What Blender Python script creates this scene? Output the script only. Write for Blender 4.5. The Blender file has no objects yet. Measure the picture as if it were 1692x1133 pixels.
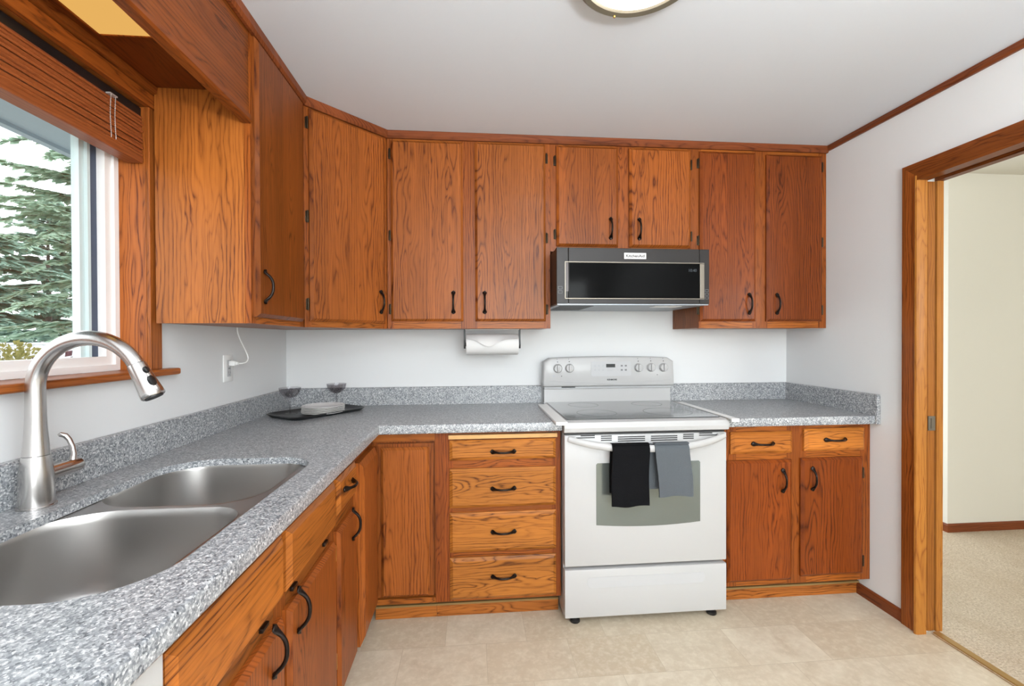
import bpy, bmesh, math, random
from mathutils import Vector, Matrix
random.seed(7)
scene = bpy.context.scene
COL = scene.collection
PI = math.pi

# ------------------------------------------------------------------ camera
W_IMG = 1692.0
CAM = dict(loc=(1.0426, -2.6334, 1.2846), yaw=0.0873, pitch=-0.0074, roll=-0.0037, f=744.42)
def make_camera():
    y, p, r = CAM['yaw'], CAM['pitch'], CAM['roll']
    fwd = Vector((math.sin(y)*math.cos(p), math.cos(y)*math.cos(p), math.sin(p)))
    right = Vector((math.cos(y), -math.sin(y), 0))
    up = right.cross(fwd)
    r2 = right*math.cos(r) + up*math.sin(r)
    u2 = -right*math.sin(r) + up*math.cos(r)
    cam = bpy.data.cameras.new('camera')
    cam.sensor_width = 36.0
    cam.lens = CAM['f']/W_IMG*36.0
    cam.clip_start = 0.02
    o = bpy.data.objects.new('camera', cam)
    m = Matrix((r2, u2, -fwd)).transposed().to_4x4()
    m.translation = Vector(CAM['loc'])
    o.matrix_world = m
    COL.objects.link(o)
    scene.camera = o
make_camera()

# ------------------------------------------------------------------ world, lights, exposure
world = bpy.data.worlds.new('overcast_sky')
scene.world = world
world.use_nodes = True
wn = world.node_tree
wn.nodes['Background'].inputs[0].default_value = (0.90, 0.95, 1.0, 1)
wn.nodes['Background'].inputs[1].default_value = 3.8

def area_light(name, loc, rot, sx, sy, power, color):
    l = bpy.data.lights.new(name, 'AREA')
    l.shape = 'RECTANGLE'; l.size = sx; l.size_y = sy
    l.energy = power; l.color = color
    o = bpy.data.objects.new(name, l)
    o.location = loc; o.rotation_euler = rot
    COL.objects.link(o)
    return o
# daylight entering the big window behind the camera and the sink window
area_light('daylight_rear_window', (1.75, -4.72, 1.55), (PI/2, 0, 0), 1.9, 1.2, 100, (0.96, 0.98, 1.0))
# added lamp behind the camera, brightens the ceiling as a bounced flash would
area_light('added_bounce_light', (1.75, -3.3, 1.55), (PI, 0, 0), 0.5, 0.5, 104, (0.96, 0.98, 1.0))
area_light('added_light_next_room', (4.9, -4.72, 1.55), (PI/2, 0, 0), 2.0, 1.2, 72, (1.0, 0.975, 0.95))  # lamp added to light the next room, set at its unseen window

vs = scene.view_settings
vs.view_transform = 'Standard'; vs.look = 'None'; vs.gamma = 1.0; vs.use_curve_mapping = False
vs.exposure = 0.0
scene.cycles.max_bounces = 10
scene.cycles.diffuse_bounces = 6
scene.cycles.use_denoising = True
scene.cycles.sample_clamp_indirect = 6.0

# ------------------------------------------------------------------ dimensions
W = 2.980       # inner width: left wall x=0, right wall x=W; back wall y=0; camera looks towards +y
H = 2.332       # ceiling
YF = -4.6       # wall behind the camera
UB = 1.342      # underside of wall cabinets
CT = 0.914      # counter top
RX = 1.447      # range left edge

# ------------------------------------------------------------------ node helpers / materials
def lin(r, g, b):
    f = lambda c: (c/255.0)/12.92 if c/255.0 <= 0.04045 else ((c/255.0+0.055)/1.055)**2.4
    return (f(r), f(g), f(b), 1.0)

class G:
    """small node-graph writer"""
    def __init__(s, name):
        s.m = bpy.data.materials.new(name); s.m.use_nodes = True
        s.t = s.m.node_tree; s.t.nodes.clear()
        s.out = s.n('ShaderNodeOutputMaterial')
    def n(s, typ, **kw):
        nd = s.t.nodes.new(typ)
        for k, v in kw.items(): setattr(nd, k, v)
        return nd
    def put(s, sock, v):
        if v is None: return
        if hasattr(v, 'is_output') or isinstance(v, bpy.types.NodeSocket): s.t.links.new(v, sock)
        else: sock.default_value = v
    def math(s, op, a, b=None, c=None, clamp=False):
        nd = s.n('ShaderNodeMath', operation=op, use_clamp=clamp)
        s.put(nd.inputs[0], a); s.put(nd.inputs[1], b); s.put(nd.inputs[2], c)
        return nd.outputs[0]
    def vec(s, x, y, z):
        nd = s.n('ShaderNodeCombineXYZ')
        s.put(nd.inputs[0], x); s.put(nd.inputs[1], y); s.put(nd.inputs[2], z)
        return nd.outputs[0]
    def xyz(s, v):
        nd = s.n('ShaderNodeSeparateXYZ'); s.put(nd.inputs[0], v)
        return nd.outputs
    def noise(s, v, scale=1.0, detail=2.0, rough=0.5, dist=0.0):
        nd = s.n('ShaderNodeTexNoise'); s.put(nd.inputs['Vector'], v)
        nd.inputs['Scale'].default_value = scale; nd.inputs['Detail'].default_value = detail
        nd.inputs['Roughness'].default_value = rough; nd.inputs['Distortion'].default_value = dist
        return nd.outputs['Fac']
    def white(s, v):
        nd = s.n('ShaderNodeTexWhiteNoise', noise_dimensions='1D'); s.put(nd.inputs['W'], v)
        return nd.outputs['Value']
    def mix(s, f, a, b, blend='MIX'):
        nd = s.n('ShaderNodeMix', data_type='RGBA', blend_type=blend)
        s.put(nd.inputs[0], f); s.put(nd.inputs[6], a); s.put(nd.inputs[7], b)
        return nd.outputs[2]
    def ramp(s, f, stops):
        nd = s.n('ShaderNodeValToRGB'); s.put(nd.inputs[0], f)
        e = nd.color_ramp.elements
        e[0].position, e[0].color = stops[0]
        e[1].position, e[1].color = stops[-1]
        for p, c in stops[1:-1]:
            x = e.new(p); x.color = c
        return nd.outputs[0]
    def rng(s, v, a, b, c=0.0, d=1.0):
        nd = s.n('ShaderNodeMapRange'); nd.clamp = True
        s.put(nd.inputs[0], v)
        for i, q in enumerate((a, b, c, d)): nd.inputs[i+1].default_value = q
        return nd.outputs[0]
    def bsdf(s, color, rough=0.5, metal=0.0, spec=0.5, coat=0.0, bump=None, bump_d=0.001, bump_s=0.5, **kw):
        b = s.n('ShaderNodeBsdfPrincipled')
        s.put(b.inputs['Base Color'], color); s.put(b.inputs['Roughness'], rough)
        s.put(b.inputs['Metallic'], metal); b.inputs['Specular IOR Level'].default_value = spec
        b.inputs['Coat Weight'].default_value = coat; b.inputs['Coat Roughness'].default_value = 0.12
        for k, v in kw.items(): s.put(b.inputs[k], v)
        if bump is not None:
            bp = s.n('ShaderNodeBump'); bp.inputs['Distance'].default_value = bump_d
            bp.inputs['Strength'].default_value = bump_s
            s.put(bp.inputs['Height'], bump); s.t.links.new(bp.outputs[0], b.inputs['Normal'])
        s.t.links.new(b.outputs[0], s.out.inputs[0])
        return s.m

def plain(name, rgb, rough=0.5, **kw):
    g = G(name); return g.bsdf(lin(*rgb), rough, **kw)

def emit(name, rgb, strength):
    g = G(name); e = g.n('ShaderNodeEmission')
    e.inputs[0].default_value = lin(*rgb); e.inputs[1].default_value = strength
    g.t.links.new(e.outputs[0], g.out.inputs[0]); return g.m

def oak(name, mode, light=(160, 93, 39), dark=(86, 39, 13)):
    """red-oak veneer. mode 'V': grain runs up z, 'H': grain runs along local x, 'Y': along local y"""
    g = G(name)
    tc = g.n('ShaderNodeTexCoord'); oi = g.n('ShaderNodeObjectInfo')
    rnd = oi.outputs['Random']
    x, y, z = g.xyz(tc.outputs['Object'])
    if mode == 'V': u = g.math('ADD', x, y); v = z
    elif mode == 'H': u = g.math('ADD', z, y); v = x
    else: u = g.math('ADD', z, x); v = y
    u = g.math('MULTIPLY_ADD', rnd, 3.71, u)
    v = g.math('MULTIPLY_ADD', rnd, 17.3, v)
    # glued-up strips
    sw = 0.155
    uw = g.math('DIVIDE', u, sw)
    st = g.math('FLOOR', uw)
    h1 = g.white(g.math('MULTIPLY_ADD', rnd, 53.1, st))
    h2 = g.white(g.math('MULTIPLY_ADD', rnd, 91.7, g.math('ADD', st, 40.5)))
    h3 = g.white(g.math('MULTIPLY_ADD', rnd, 27.9, g.math('ADD', st, 80.25)))
    uc = g.math('MULTIPLY', g.math('SUBTRACT', g.math('SUBTRACT', uw, st), 0.5), sw)
    uc = g.math('ADD', uc, g.math('MULTIPLY', g.math('SUBTRACT', h1, 0.5), 0.11))
    hv = g.math('MULTIPLY', h2, 9.0)
    wn1 = g.noise(g.vec(g.math('MULTIPLY', u, 9.0), g.math('ADD', g.math('MULTIPLY', v, 1.6), hv), hv), 1.0, 2.0, 0.55)
    wn2 = g.noise(g.vec(g.math('MULTIPLY', u, 40.0), g.math('MULTIPLY', v, 7.0), hv), 1.0, 2.0, 0.5)
    slope = g.math('MULTIPLY', g.math('SUBTRACT', h3, 0.5), 0.10)
    wv = g.math('ADD', g.math('MULTIPLY', g.math('SUBTRACT', wn1, 0.5), 0.22),
                g.math('MULTIPLY', v, slope))
    wv = g.math('ADD', wv, g.math('MULTIPLY', g.math('SUBTRACT', wn2, 0.5), 0.018))
    # keep the pseudo-radius folding so arches appear again and again along a board
    wv = g.math('PINGPONG', g.math('ADD', wv, 0.5), 0.06)
    r = g.math('SQRT', g.math('ADD', g.math('MULTIPLY', uc, uc), g.math('MULTIPLY', wv, wv)))
    ph = g.math('FRACT', g.math('ADD', g.math('DIVIDE', r, 0.0125), g.math('MULTIPLY', wn2, 1.3)))
    ring = g.math('POWER', g.math('ABSOLUTE', g.math('SUBTRACT', g.math('MULTIPLY', ph, 2.0), 1.0)), 3.0)
    fig = g.noise(g.vec(g.math('MULTIPLY', u, 13.0), g.math('MULTIPLY', v, 1.3), g.math('ADD', hv, 4.2)), 1.0, 2.0, 0.5)
    ring = g.math('MULTIPLY', ring, g.rng(fig, 0.36, 0.62, 0.50, 1.45))
    # pores: short dark dashes along the grain
    po = g.noise(g.vec(g.math('MULTIPLY', u, 520.0), g.math('MULTIPLY', v, 16.0), hv), 1.0, 3.0, 0.6)
    po = g.rng(po, 0.42, 0.66)
    fl = g.noise(g.vec(g.math('MULTIPLY', u, 150.0), g.math('MULTIPLY', v, 3.0), hv), 1.0, 2.0, 0.6)
    d = g.math('MULTIPLY', ring, g.math('MULTIPLY_ADD', po, 0.55, 0.45))
    d = g.math('ADD', g.math('MULTIPLY', d, 0.95), g.math('MULTIPLY', g.rng(fl, 0.42, 0.7), 0.26))
    d = g.math('ADD', d, g.math('MULTIPLY', po, 0.10), clamp=True)
    c = g.mix(d, lin(*light), lin(*dark))
    tone = g.math('MULTIPLY_ADD', h3, 0.22, 0.89)
    tone2 = g.math('MULTIPLY_ADD', wn1, 0.5, 0.75)
    t = g.math('MULTIPLY', tone, tone2)
    c = g.mix(1.0, c, g.vec(t, t, t), 'MULTIPLY')
    c = g.mix(1.0, c, oi.outputs['Color'], 'MULTIPLY')
    return g.bsdf(c, 0.38, spec=0.22, coat=0.04, bump=d, bump_d=0.0006, bump_s=-0.35)

def speckle():
    g = G('speckled_grey_solid_surface')
    tc = g.n('ShaderNodeTexCoord')
    def vor(scale, rand=1.0):
        nd = g.n('ShaderNodeTexVoronoi'); nd.inputs['Scale'].default_value = scale
        nd.inputs['Randomness'].default_value = rand
        g.t.links.new(tc.outputs['Object'], nd.inputs['Vector'])
        return g.xyz(nd.outputs['Color'])
    a = vor(190); b = vor(330)
    ca = g.ramp(a[0], [(0.0, lin(70, 73, 78)), (0.2, lin(116, 119, 123)), (0.5, lin(146, 148, 150)), (0.8, lin(180, 181, 182)), (1.0, lin(222, 222, 221))])
    cb = g.ramp(b[1], [(0.0, lin(46, 50, 56)), (0.2, lin(104, 109, 115)), (0.6, lin(148, 151, 154)), (0.86, lin(190, 191, 192)), (1.0, lin(245, 245, 244))])
    c = g.mix(0.55, ca, cb)
    return g.bsdf(c, 0.30, spec=0.5)

def vinyl_floor():
    g = G('beige_stone_vinyl_tile')
    tc = g.n('ShaderNodeTexCoord')
    x, y, z = g.xyz(tc.outputs['Object'])
    p = g.vec(g.math('ADD', x, 5*0.345-0.7495), g.math('ADD', y, 0.735+40*0.225), 0.0)
    br = g.n('ShaderNodeTexBrick'); g.t.links.new(p, br.inputs['Vector'])
    br.offset = 0.5; br.offset_frequency = 2; br.squash = 1.0
    br.inputs['Scale'].default_value = 1.0; br.inputs['Mortar Size'].default_value = 0.0011
    br.inputs['Mortar Smooth'].default_value = 0.4
    br.inputs['Brick Width'].default_value = 0.345; br.inputs['Row Height'].default_value = 0.225
    br.inputs['Color1'].default_value = (0, 0, 0, 1); br.inputs['Color2'].default_value = (1, 1, 1, 1)
    br.inputs['Mortar'].default_value = (0.5, 0.5, 0.5, 1)
    k = g.xyz(br.outputs['Color'])[0]
    off = g.math('MULTIPLY', k, 13.0)
    pv = g.vec(g.math('ADD', x, off), y, off)
    n1 = g.noise(pv, 7.0, 6.0, 0.62, 0.6)
    n2 = g.noise(pv, 38.0, 5.0, 0.65)
    base = g.mix(k, lin(215, 204, 183), lin(192, 175, 149))
    c = g.mix(g.math('MULTIPLY', g.rng(n1, 0.35, 0.7), 0.8), base, lin(188, 172, 148))
    c = g.mix(g.math('MULTIPLY', g.rng(n2, 0.45, 0.75), 0.45), c, lin(232, 223, 204))
    c = g.mix(g.math('MULTIPLY', br.outputs['Fac'], 0.35), c, lin(140, 122, 98))
    return g.bsdf(c, 0.42, spec=0.4, bump=n2, bump_d=0.0008, bump_s=0.25)

def carpet_mat():
    g = G('beige_cut_pile_carpet')
    tc = g.n('ShaderNodeTexCoord')
    n1 = g.noise(tc.outputs['Object'], 130.0, 4.0, 0.7)
    n2 = g.noise(tc.outputs['Object'], 3.5, 3.0, 0.6, 1.0)
    c = g.mix(g.rng(n1, 0.3, 0.7), lin(186, 166, 140), lin(240, 226, 206))
    c = g.mix(g.math('MULTIPLY', g.rng(n2, 0.4, 0.7), 0.35), c, lin(190, 166, 136))
    return g.bsdf(c, 0.95, spec=0.1, bump=n1, bump_d=0.012, bump_s=0.8)

def paint(name, rgb, rough=0.6, bs=0.15):
    g = G(name); tc = g.n('ShaderNodeTexCoord')
    n = g.noise(tc.outputs['Object'], 260.0, 3.0, 0.6)
    n2 = g.noise(tc.outputs['Object'], 1.3, 2.0, 0.5)
    a = lin(*rgb); b = tuple(q*0.965 for q in a[:3]) + (1,)
    return g.bsdf(g.mix(n2, a, b), rough, spec=0.3, bump=n, bump_d=0.0008, bump_s=bs)

def brushed(name, rgb, rough=0.28, axis='z', metal=1.0):
    g = G(name); tc = g.n('ShaderNodeTexCoord')
    x, y, z = g.xyz(tc.outputs['Object'])
    v = {'z': g.vec(g.math('MULTIPLY', x, 4), g.math('MULTIPLY', y, 4), g.math('MULTIPLY', z, 420)),
         'x': g.vec(g.math('MULTIPLY', x, 4), g.math('MULTIPLY', y, 420), g.math('MULTIPLY', z, 420)),
         'y': g.vec(g.math('MULTIPLY', x, 420), g.math('MULTIPLY', y, 4), g.math('MULTIPLY', z, 4))}[axis]
    n = g.noise(v, 1.0, 3.0, 0.6)
    return g.bsdf(lin(*rgb), g.rng(n, 0.3, 0.7, rough-0.004, rough+0.006), metal)

def fabric(name, rgb):
    g = G(name); tc = g.n('ShaderNodeTexCoord')
    n = g.noise(tc.outputs['Object'], 420.0, 3.0, 0.7)
    a = lin(*rgb); b = tuple(q*1.7+0.004 for q in a[:3]) + (1,)
    return g.bsdf(g.mix(g.math('MULTIPLY', n, 0.6), a, b), 0.95, spec=0.1, bump=n, bump_d=0.002, bump_s=0.7)

def pane_glass(name, tint=(0.97, 0.985, 0.98, 1)):
    g = G(name)
    tr = g.n('ShaderNodeBsdfTransparent'); tr.inputs[0].default_value = tint
    gl = g.n('ShaderNodeBsdfGlossy'); gl.inputs['Roughness'].default_value = 0.02
    fr = g.n('ShaderNodeFresnel'); geo = g.n('ShaderNodeNewGeometry')
    g.put(fr.inputs[0], g.math('MULTIPLY_ADD', geo.outputs['Backfacing'], 1/1.45-1.45, 1.45))
    mx = g.n('ShaderNodeMixShader')
    g.t.links.new(fr.outputs[0], mx.inputs[0]); g.t.links.new(tr.outputs[0], mx.inputs[1]); g.t.links.new(gl.outputs[0], mx.inputs[2])
    g.t.links.new(mx.outputs[0], g.out.inputs[0]); return g.m

def leafy(name, a, b, scale=30.0):
    g = G(name); tc = g.n('ShaderNodeTexCoord')
    n = g.noise(tc.outputs['Object'], scale, 3.0, 0.7)
    c = g.mix(g.rng(n, 0.3, 0.7), lin(*a), lin(*b))
    g.bsdf(c, 0.8, spec=0.2)
    p = g.out.inputs[0].links[0].from_node
    tl = g.n('ShaderNodeBsdfTranslucent'); g.put(tl.inputs[0], c)
    mx = g.n('ShaderNodeMixShader'); mx.inputs[0].default_value = 0.5
    g.t.links.new(p.outputs[0], mx.inputs[1]); g.t.links.new(tl.outputs[0], mx.inputs[2])
    g.t.links.new(mx.outputs[0], g.out.inputs[0])
    return g.m

M = {}
M['oakV'] = oak('oak_upright_grain', 'V')
M['oakH'] = oak('oak_crosswise_grain', 'H', (178, 110, 47), (86, 42, 14))
M['oakY'] = oak('oak_lengthwise_grain', 'Y')
M['trim'] = oak('oak_moulding', 'H', (126, 66, 34), (82, 38, 18))
M['trimY'] = oak('oak_moulding_lengthwise', 'Y', (126, 66, 34), (82, 38, 18))
M['jamb'] = oak('golden_oak_jamb', 'V', (158, 102, 42), (122, 70, 26))
M['blind'] = oak('stained_blind_slat', 'Y', (160, 88, 46), (132, 68, 36))
M['wall'] = paint('white_wall_paint', (224, 225, 225))
M['ceil'] = paint('white_ceiling_paint', (214, 219, 225), 0.7, 0.3)
M['wall2'] = paint('cream_wall_paint', (226, 224, 214))
M['counter'] = speckle()
M['floor'] = vinyl_floor()
M['carpet'] = carpet_mat()
M['steel'] = brushed('brushed_stainless_bowl', (194, 191, 188), 0.33, 'z')
M['nickel'] = brushed('brushed_nickel', (200, 196, 193), 0.24, 'z')
M['enamel'] = plain('white_enamel', (186, 185, 184), 0.25, spec=0.4)
M['enamel_shade'] = plain('white_moulded_plastic', (186, 186, 187), 0.35)
M['black_glass'] = plain('black_ceramic_glass', (46, 48, 50), 0.10, spec=0.9, coat=0.6)
M['burner'] = plain('grey_burner_print', (92, 95, 98), 0.2)
M['oven_glass'] = plain('mirrored_oven_glass', (118, 124, 120), 0.14, metal=0.55)
M['dark_slot'] = plain('dark_slot', (34, 34, 34), 0.6)
M['grey_print'] = plain('grey_printing', (120, 120, 122), 0.6)
M['light_print'] = plain('pale_grey_printing', (176, 177, 180), 0.6)
M['black_print'] = plain('black_printing', (30, 30, 30), 0.6)
M['black_plastic'] = plain('black_plastic', (24, 24, 25), 0.4)
M['black_tray'] = plain('black_tray_plastic', (26, 27, 29), 0.32)
M['bronze'] = plain('oil_rubbed_bronze', (38, 30, 26), 0.32, metal=0.75)
M['hinge'] = plain('antique_bronze_hinge', (66, 54, 40), 0.4, metal=0.8)
M['brass'] = plain('brass', (190, 150, 80), 0.3, metal=1.0)
M['silver'] = plain('bright_steel', (128, 121, 110), 0.35, metal=0.9)
M['blackss'] = brushed('black_stainless', (27, 21, 18), 0.42, 'x', 0.2)
M['micro_glass'] = plain('black_microwave_glass', (9, 9, 9), 0.08, spec=0.05)
M['micro_under'] = plain('grey_vent_filter', (150, 156, 162), 0.4, metal=0.5)
M['grip'] = plain('dark_grip_recess', (58, 40, 32), 0.25)
M['badge'] = plain('brushed_badge', (204, 200, 198), 0.35, metal=0.4)
M['display'] = emit('clock_digits', (170, 180, 186), 0.35)
M['range_display'] = plain('range_clock_window', (26, 28, 28), 0.15)
M['white_plastic'] = plain('white_plastic', (238, 238, 236), 0.35)
M['vinyl'] = plain('white_vinyl_frame', (240, 238, 236), 0.35)
M['vinyl_sash'] = plain('pale_green_grey_sash', (200, 214, 214), 0.35)
M['gasket'] = plain('dark_grey_gasket', (66, 74, 92), 0.6)
M['pane'] = pane_glass('window_glass')
M['towel_black'] = fabric('black_terry', (14, 14, 16))
M['towel_grey'] = fabric('grey_terry', (82, 86, 90))
M['paper'] = plain('white_paper', (218, 217, 216), 0.9, spec=0.1)
M['ceramic'] = plain('white_glazed_ceramic', (240, 237, 234), 0.2)
M['plate_print'] = plain('pale_plate_decoration', (186, 182, 184), 0.25)
M['smoke'] = pane_glass('smoky_glass', (0.84, 0.83, 0.84, 1))
M['lamp_glass'] = emit('lit_white_glass', (255, 253, 250), 9.0)
M['lamp_bronze'] = plain('bronze_lamp_ring', (120, 112, 96), 0.35, metal=0.6)
M['soffit_lens'] = emit('lit_amber_lens', (232, 178, 96), 1.0)
M['eave'] = plain('pale_blue_grey_soffit', (132, 144, 150), 0.7)
M['fence'] = plain('white_fence', (190, 190, 194), 0.6)
M['bark'] = plain('grey_brown_bark', (92, 84, 78), 0.9)
M['needles'] = leafy('conifer_needles', (140, 168, 148), (192, 206, 184), 4.0)
M['needles2'] = leafy('dark_conifer_needles', (124, 154, 140), (174, 194, 176), 4.0)
M['shrub_y'] = leafy('yellow_green_leaves', (112, 112, 58), (158, 144, 92), 20)
M['shrub_r'] = leafy('reddish_leaves', (60, 38, 44), (112, 84, 88), 20)
M['lawn'] = paint('pale_yard', (168, 166, 156))
M['board'] = oak('pale_maple_board', 'H', (214, 168, 110), (190, 142, 88))
M['toe_gap'] = plain('raw_board_edge', (140, 112, 66), 0.7)
M['alu'] = plain('aluminium_threshold', (176, 140, 84), 0.35, metal=0.6)

# ------------------------------------------------------------------ mesh builder
class MB:
    def __init__(s): s.v = []; s.f = []; s.mi = []; s.cur = 0
    def mat(s, i): s.cur = i; return s
    def add(s, verts, faces):
        o = len(s.v); s.v += [tuple(p) for p in verts]
        for f in faces: s.f.append([o+i for i in f]); s.mi.append(s.cur)
        return s
    def box(s, x0, x1, y0, y1, z0, z1, b=0.0):
        if x0 > x1: x0, x1 = x1, x0
        if y0 > y1: y0, y1 = y1, y0
        if z0 > z1: z0, z1 = z1, z0
        if b <= 0:
            v = [(x, y, z) for z in (z0, z1) for y in (y0, y1) for x in (x0, x1)]
            return s.add(v, [(0,2,3,1), (4,5,7,6), (0,1,5,4), (2,6,7,3), (0,4,6,2), (1,3,7,5)])
        bm = bmesh.new()
        bmesh.ops.create_cube(bm, size=1.0)
        for q in bm.verts:
            q.co = Vector(((x0+x1)/2+q.co.x*(x1-x0), (y0+y1)/2+q.co.y*(y1-y0), (z0+z1)/2+q.co.z*(z1-z0)))
        bmesh.ops.bevel(bm, geom=list(bm.edges), offset=b, segments=2, affect='EDGES', profile=0.5)
        return s.bm(bm)
    def bm(s, bm):
        bm.verts.ensure_lookup_table(); bm.verts.index_update()
        s.add([tuple(q.co) for q in bm.verts], [[q.index for q in f.verts] for f in bm.faces])
        bm.free(); return s
    def slab(s, x0, x1, z0, z1, yb, t=0.020, b=0.013, db=0.010):
        """door or drawer front: back plane y=yb, proud by t towards -y, front edges bevelled"""
        r = lambda i, y: [(x0+i, y, z0+i), (x1-i, y, z0+i), (x1-i, y, z1-i), (x0+i, y, z1-i)]
        v = r(0, yb) + r(0, yb-(t-db)) + r(b, yb-t)
        f = [(3,2,1,0)]
        for k in (0, 4):
            for i in range(4):
                j = (i+1) % 4; f.append((k+i, k+j, k+4+j, k+4+i))
        f.append((8,9,10,11))
        return s.add(v, f)
    def prism(s, pts, z0, z1, axis='z'):
        """extrude a 2-D outline. axis 'z': pts=(x,y); axis 'y': pts=(x,z), extruded y=z0..z1; axis 'x': pts=(y,z)"""
        n = len(pts)
        mk = {'z': lambda p, h: (p[0], p[1], h), 'y': lambda p, h: (p[0], h, p[1]), 'x': lambda p, h: (h, p[0], p[1])}[axis]
        v = [mk(p, z0) for p in pts] + [mk(p, z1) for p in pts]
        f = [list(range(n))[::-1], list(range(n, 2*n))]
        for i in range(n):
            j = (i+1) % n; f.append((i, j, n+j, n+i))
        return s.add(v, f)
    def loft(s, loops, cap=(True, True), close=True):
        n = len(loops[0]); v = [p for l in loops for p in l]; f = []
        for k in range(len(loops)-1):
            for i in range(n if close else n-1):
                j = (i+1) % n
                f.append((k*n+i, k*n+j, (k+1)*n+j, (k+1)*n+i))
        if cap[0]: f.append(list(range(n))[::-1])
        if cap[1]: f.append([(len(loops)-1)*n+i for i in range(n)])
        return s.add(v, f)
    def lathe(s, prof, c=(0,0,0), n=32, axis='z', cap=(True, True)):
        loops = []
        for r, h in prof:
            l = []
            for i in range(n):
                a = 2*PI*i/n
                p = {'z': (r*math.cos(a), r*math.sin(a), h), 'y': (r*math.cos(a), h, r*math.sin(a)), 'x': (h, r*math.cos(a), r*math.sin(a))}[axis]
                l.append((c[0]+p[0], c[1]+p[1], c[2]+p[2]))
            loops.append(l)
        return s.loft(loops, cap)
    def tube(s, pts, rad, n=12, up=(0,0,1), flat=1.0, cap=(True, True)):
        """round (or flattened) tube along points; rad number or list"""
        P = [Vector(p) for p in pts]; loops = []
        if not isinstance(rad, (list, tuple)): rad = [rad]*len(P)
        ref = Vector(up)
        for i, p in enumerate(P):
            t = (P[min(i+1, len(P)-1)] - P[max(i-1, 0)]).normalized()
            a = ref - t*ref.dot(t)
            if a.length < 1e-4: a = Vector((1, 0, 0)) - t*t.x
            a.normalize(); b = t.cross(a); ref = a
            rr = rad[i]
            ra, rb = (rr if isinstance(rr, tuple) else (rr, rr*flat))
            loops.append([tuple(p + a*ra*math.cos(2*PI*k/n) + b*rb*math.sin(2*PI*k/n)) for k in range(n)])
        return s.loft(loops, cap)
    def sweep(s, prof, path):
        """moulding: prof=(outwards, z) along a level polyline; outwards is to the right of travel"""
        P = [Vector((p[0], p[1])) for p in path]; loops = []
        for i, p in enumerate(P):
            d0 = (P[i]-P[i-1]).normalized() if i else None
            d1 = (P[i+1]-P[i]).normalized() if i < len(P)-1 else None
            d0 = d0 or d1; d1 = d1 or d0
            n0 = Vector((d0.y, -d0.x)); n1 = Vector((d1.y, -d1.x))
            m = (n0+n1).normalized(); m = m/max(0.2, m.dot(n0))
            loops.append([(p.x+m.x*o, p.y+m.y*o, z) for o, z in prof])
        return s.loft(loops)
    def plate(s, outer, holes, z0, z1):
        """flat plate with holes (2-D loops), thickness z0..z1"""
        for z, flip in ((z1, False), (z0, True)):
            bm = bmesh.new(); es = []
            for lp in [outer]+holes:
                vs_ = [bm.verts.new((p[0], p[1], z)) for p in lp]
                es += [bm.edges.new((vs_[i], vs_[(i+1) % len(vs_)])) for i in range(len(vs_))]
            bmesh.ops.triangle_fill(bm, use_beauty=True, use_dissolve=False, edges=es)
            for f in bm.faces:
                if (f.normal.z < 0) != flip: f.normal_flip()
            s.bm(bm)
        for lp in [outer]+holes:
            n = len(lp); v = [(p[0], p[1], z0) for p in lp]+[(p[0], p[1], z1) for p in lp]
            s.add(v, [(i, (i+1) % n, n+(i+1) % n, n+i) for i in range(n)])
        return s
    def xf(s, m):
        s.v = [tuple(m @ Vector(p)) for p in s.v]; return s
    def mesh(s, name, mats, smooth=None):
        me = bpy.data.meshes.new(name)
        me.from_pydata(s.v, [], s.f)
        for m in (mats if isinstance(mats, (list, tuple)) else [mats]): me.materials.append(m)
        me.polygons.foreach_set('material_index', s.mi)
        bm = bmesh.new(); bm.from_mesh(me)
        bmesh.ops.recalc_face_normals(bm, faces=bm.faces); bm.to_mesh(me); bm.free()
        if smooth:
            me.polygons.foreach_set('use_smooth', [True]*len(me.polygons))
            me.set_sharp_from_angle(angle=math.radians(smooth))
        me.update(); return me
    def obj(s, name, mats, parent=None, smooth=None, tint=None):
        o = bpy.data.objects.new(name, s.mesh(name, mats, smooth))
        if tint is not None: o.color = (tint[0], tint[1], tint[2], 1) if hasattr(tint, '__len__') else (tint, tint, tint, 1)
        COL.objects.link(o)
        if parent: o.parent = parent
        return o

def tag(o, label, cat, group=None):
    o['label'] = label; o['category'] = cat
    if group: o['group'] = group
    return o
def thing(name, label, cat, loc=(0,0,0), rz=0.0, group=None):
    o = bpy.data.objects.new(name, None); o.empty_display_size = 0.05
    o.location = loc; o.rotation_euler = (0, 0, rz); COL.objects.link(o)
    return tag(o, label, cat, group)
def struct(mb, name, mats, smooth=None, tint=None, parent=None):
    o = mb.obj(name, mats, parent, smooth, tint)
    if parent is None: o['kind'] = 'structure'
    return o
def text_mesh(body, size, mat, name, extrude=0.0003, bold=0.0):
    cu = bpy.data.curves.new(name, 'FONT'); cu.body = body; cu.size = size
    cu.align_x = 'CENTER'; cu.align_y = 'CENTER'; cu.extrude = extrude; cu.offset = bold
    cu.resolution_u = 3
    t = bpy.data.objects.new(name, cu); COL.objects.link(t)
    dg = bpy.context.evaluated_depsgraph_get()
    me = bpy.data.meshes.new_from_object(t.evaluated_get(dg))
    bpy.data.objects.remove(t); bpy.data.curves.remove(cu)
    me.name = name; me.materials.clear(); me.materials.append(mat)
    return me
def place_text(body, size, mat, name, parent, loc, bold=0.0, sx=1.0):
    """lettering standing on a face that looks towards -y"""
    o = bpy.data.objects.new(name, text_mesh(body, size, mat, name, bold=bold))
    COL.objects.link(o); o.parent = parent
    o.location = loc; o.rotation_euler = (PI/2, 0, 0); o.scale = (sx, 1, 1)
    return o
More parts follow.
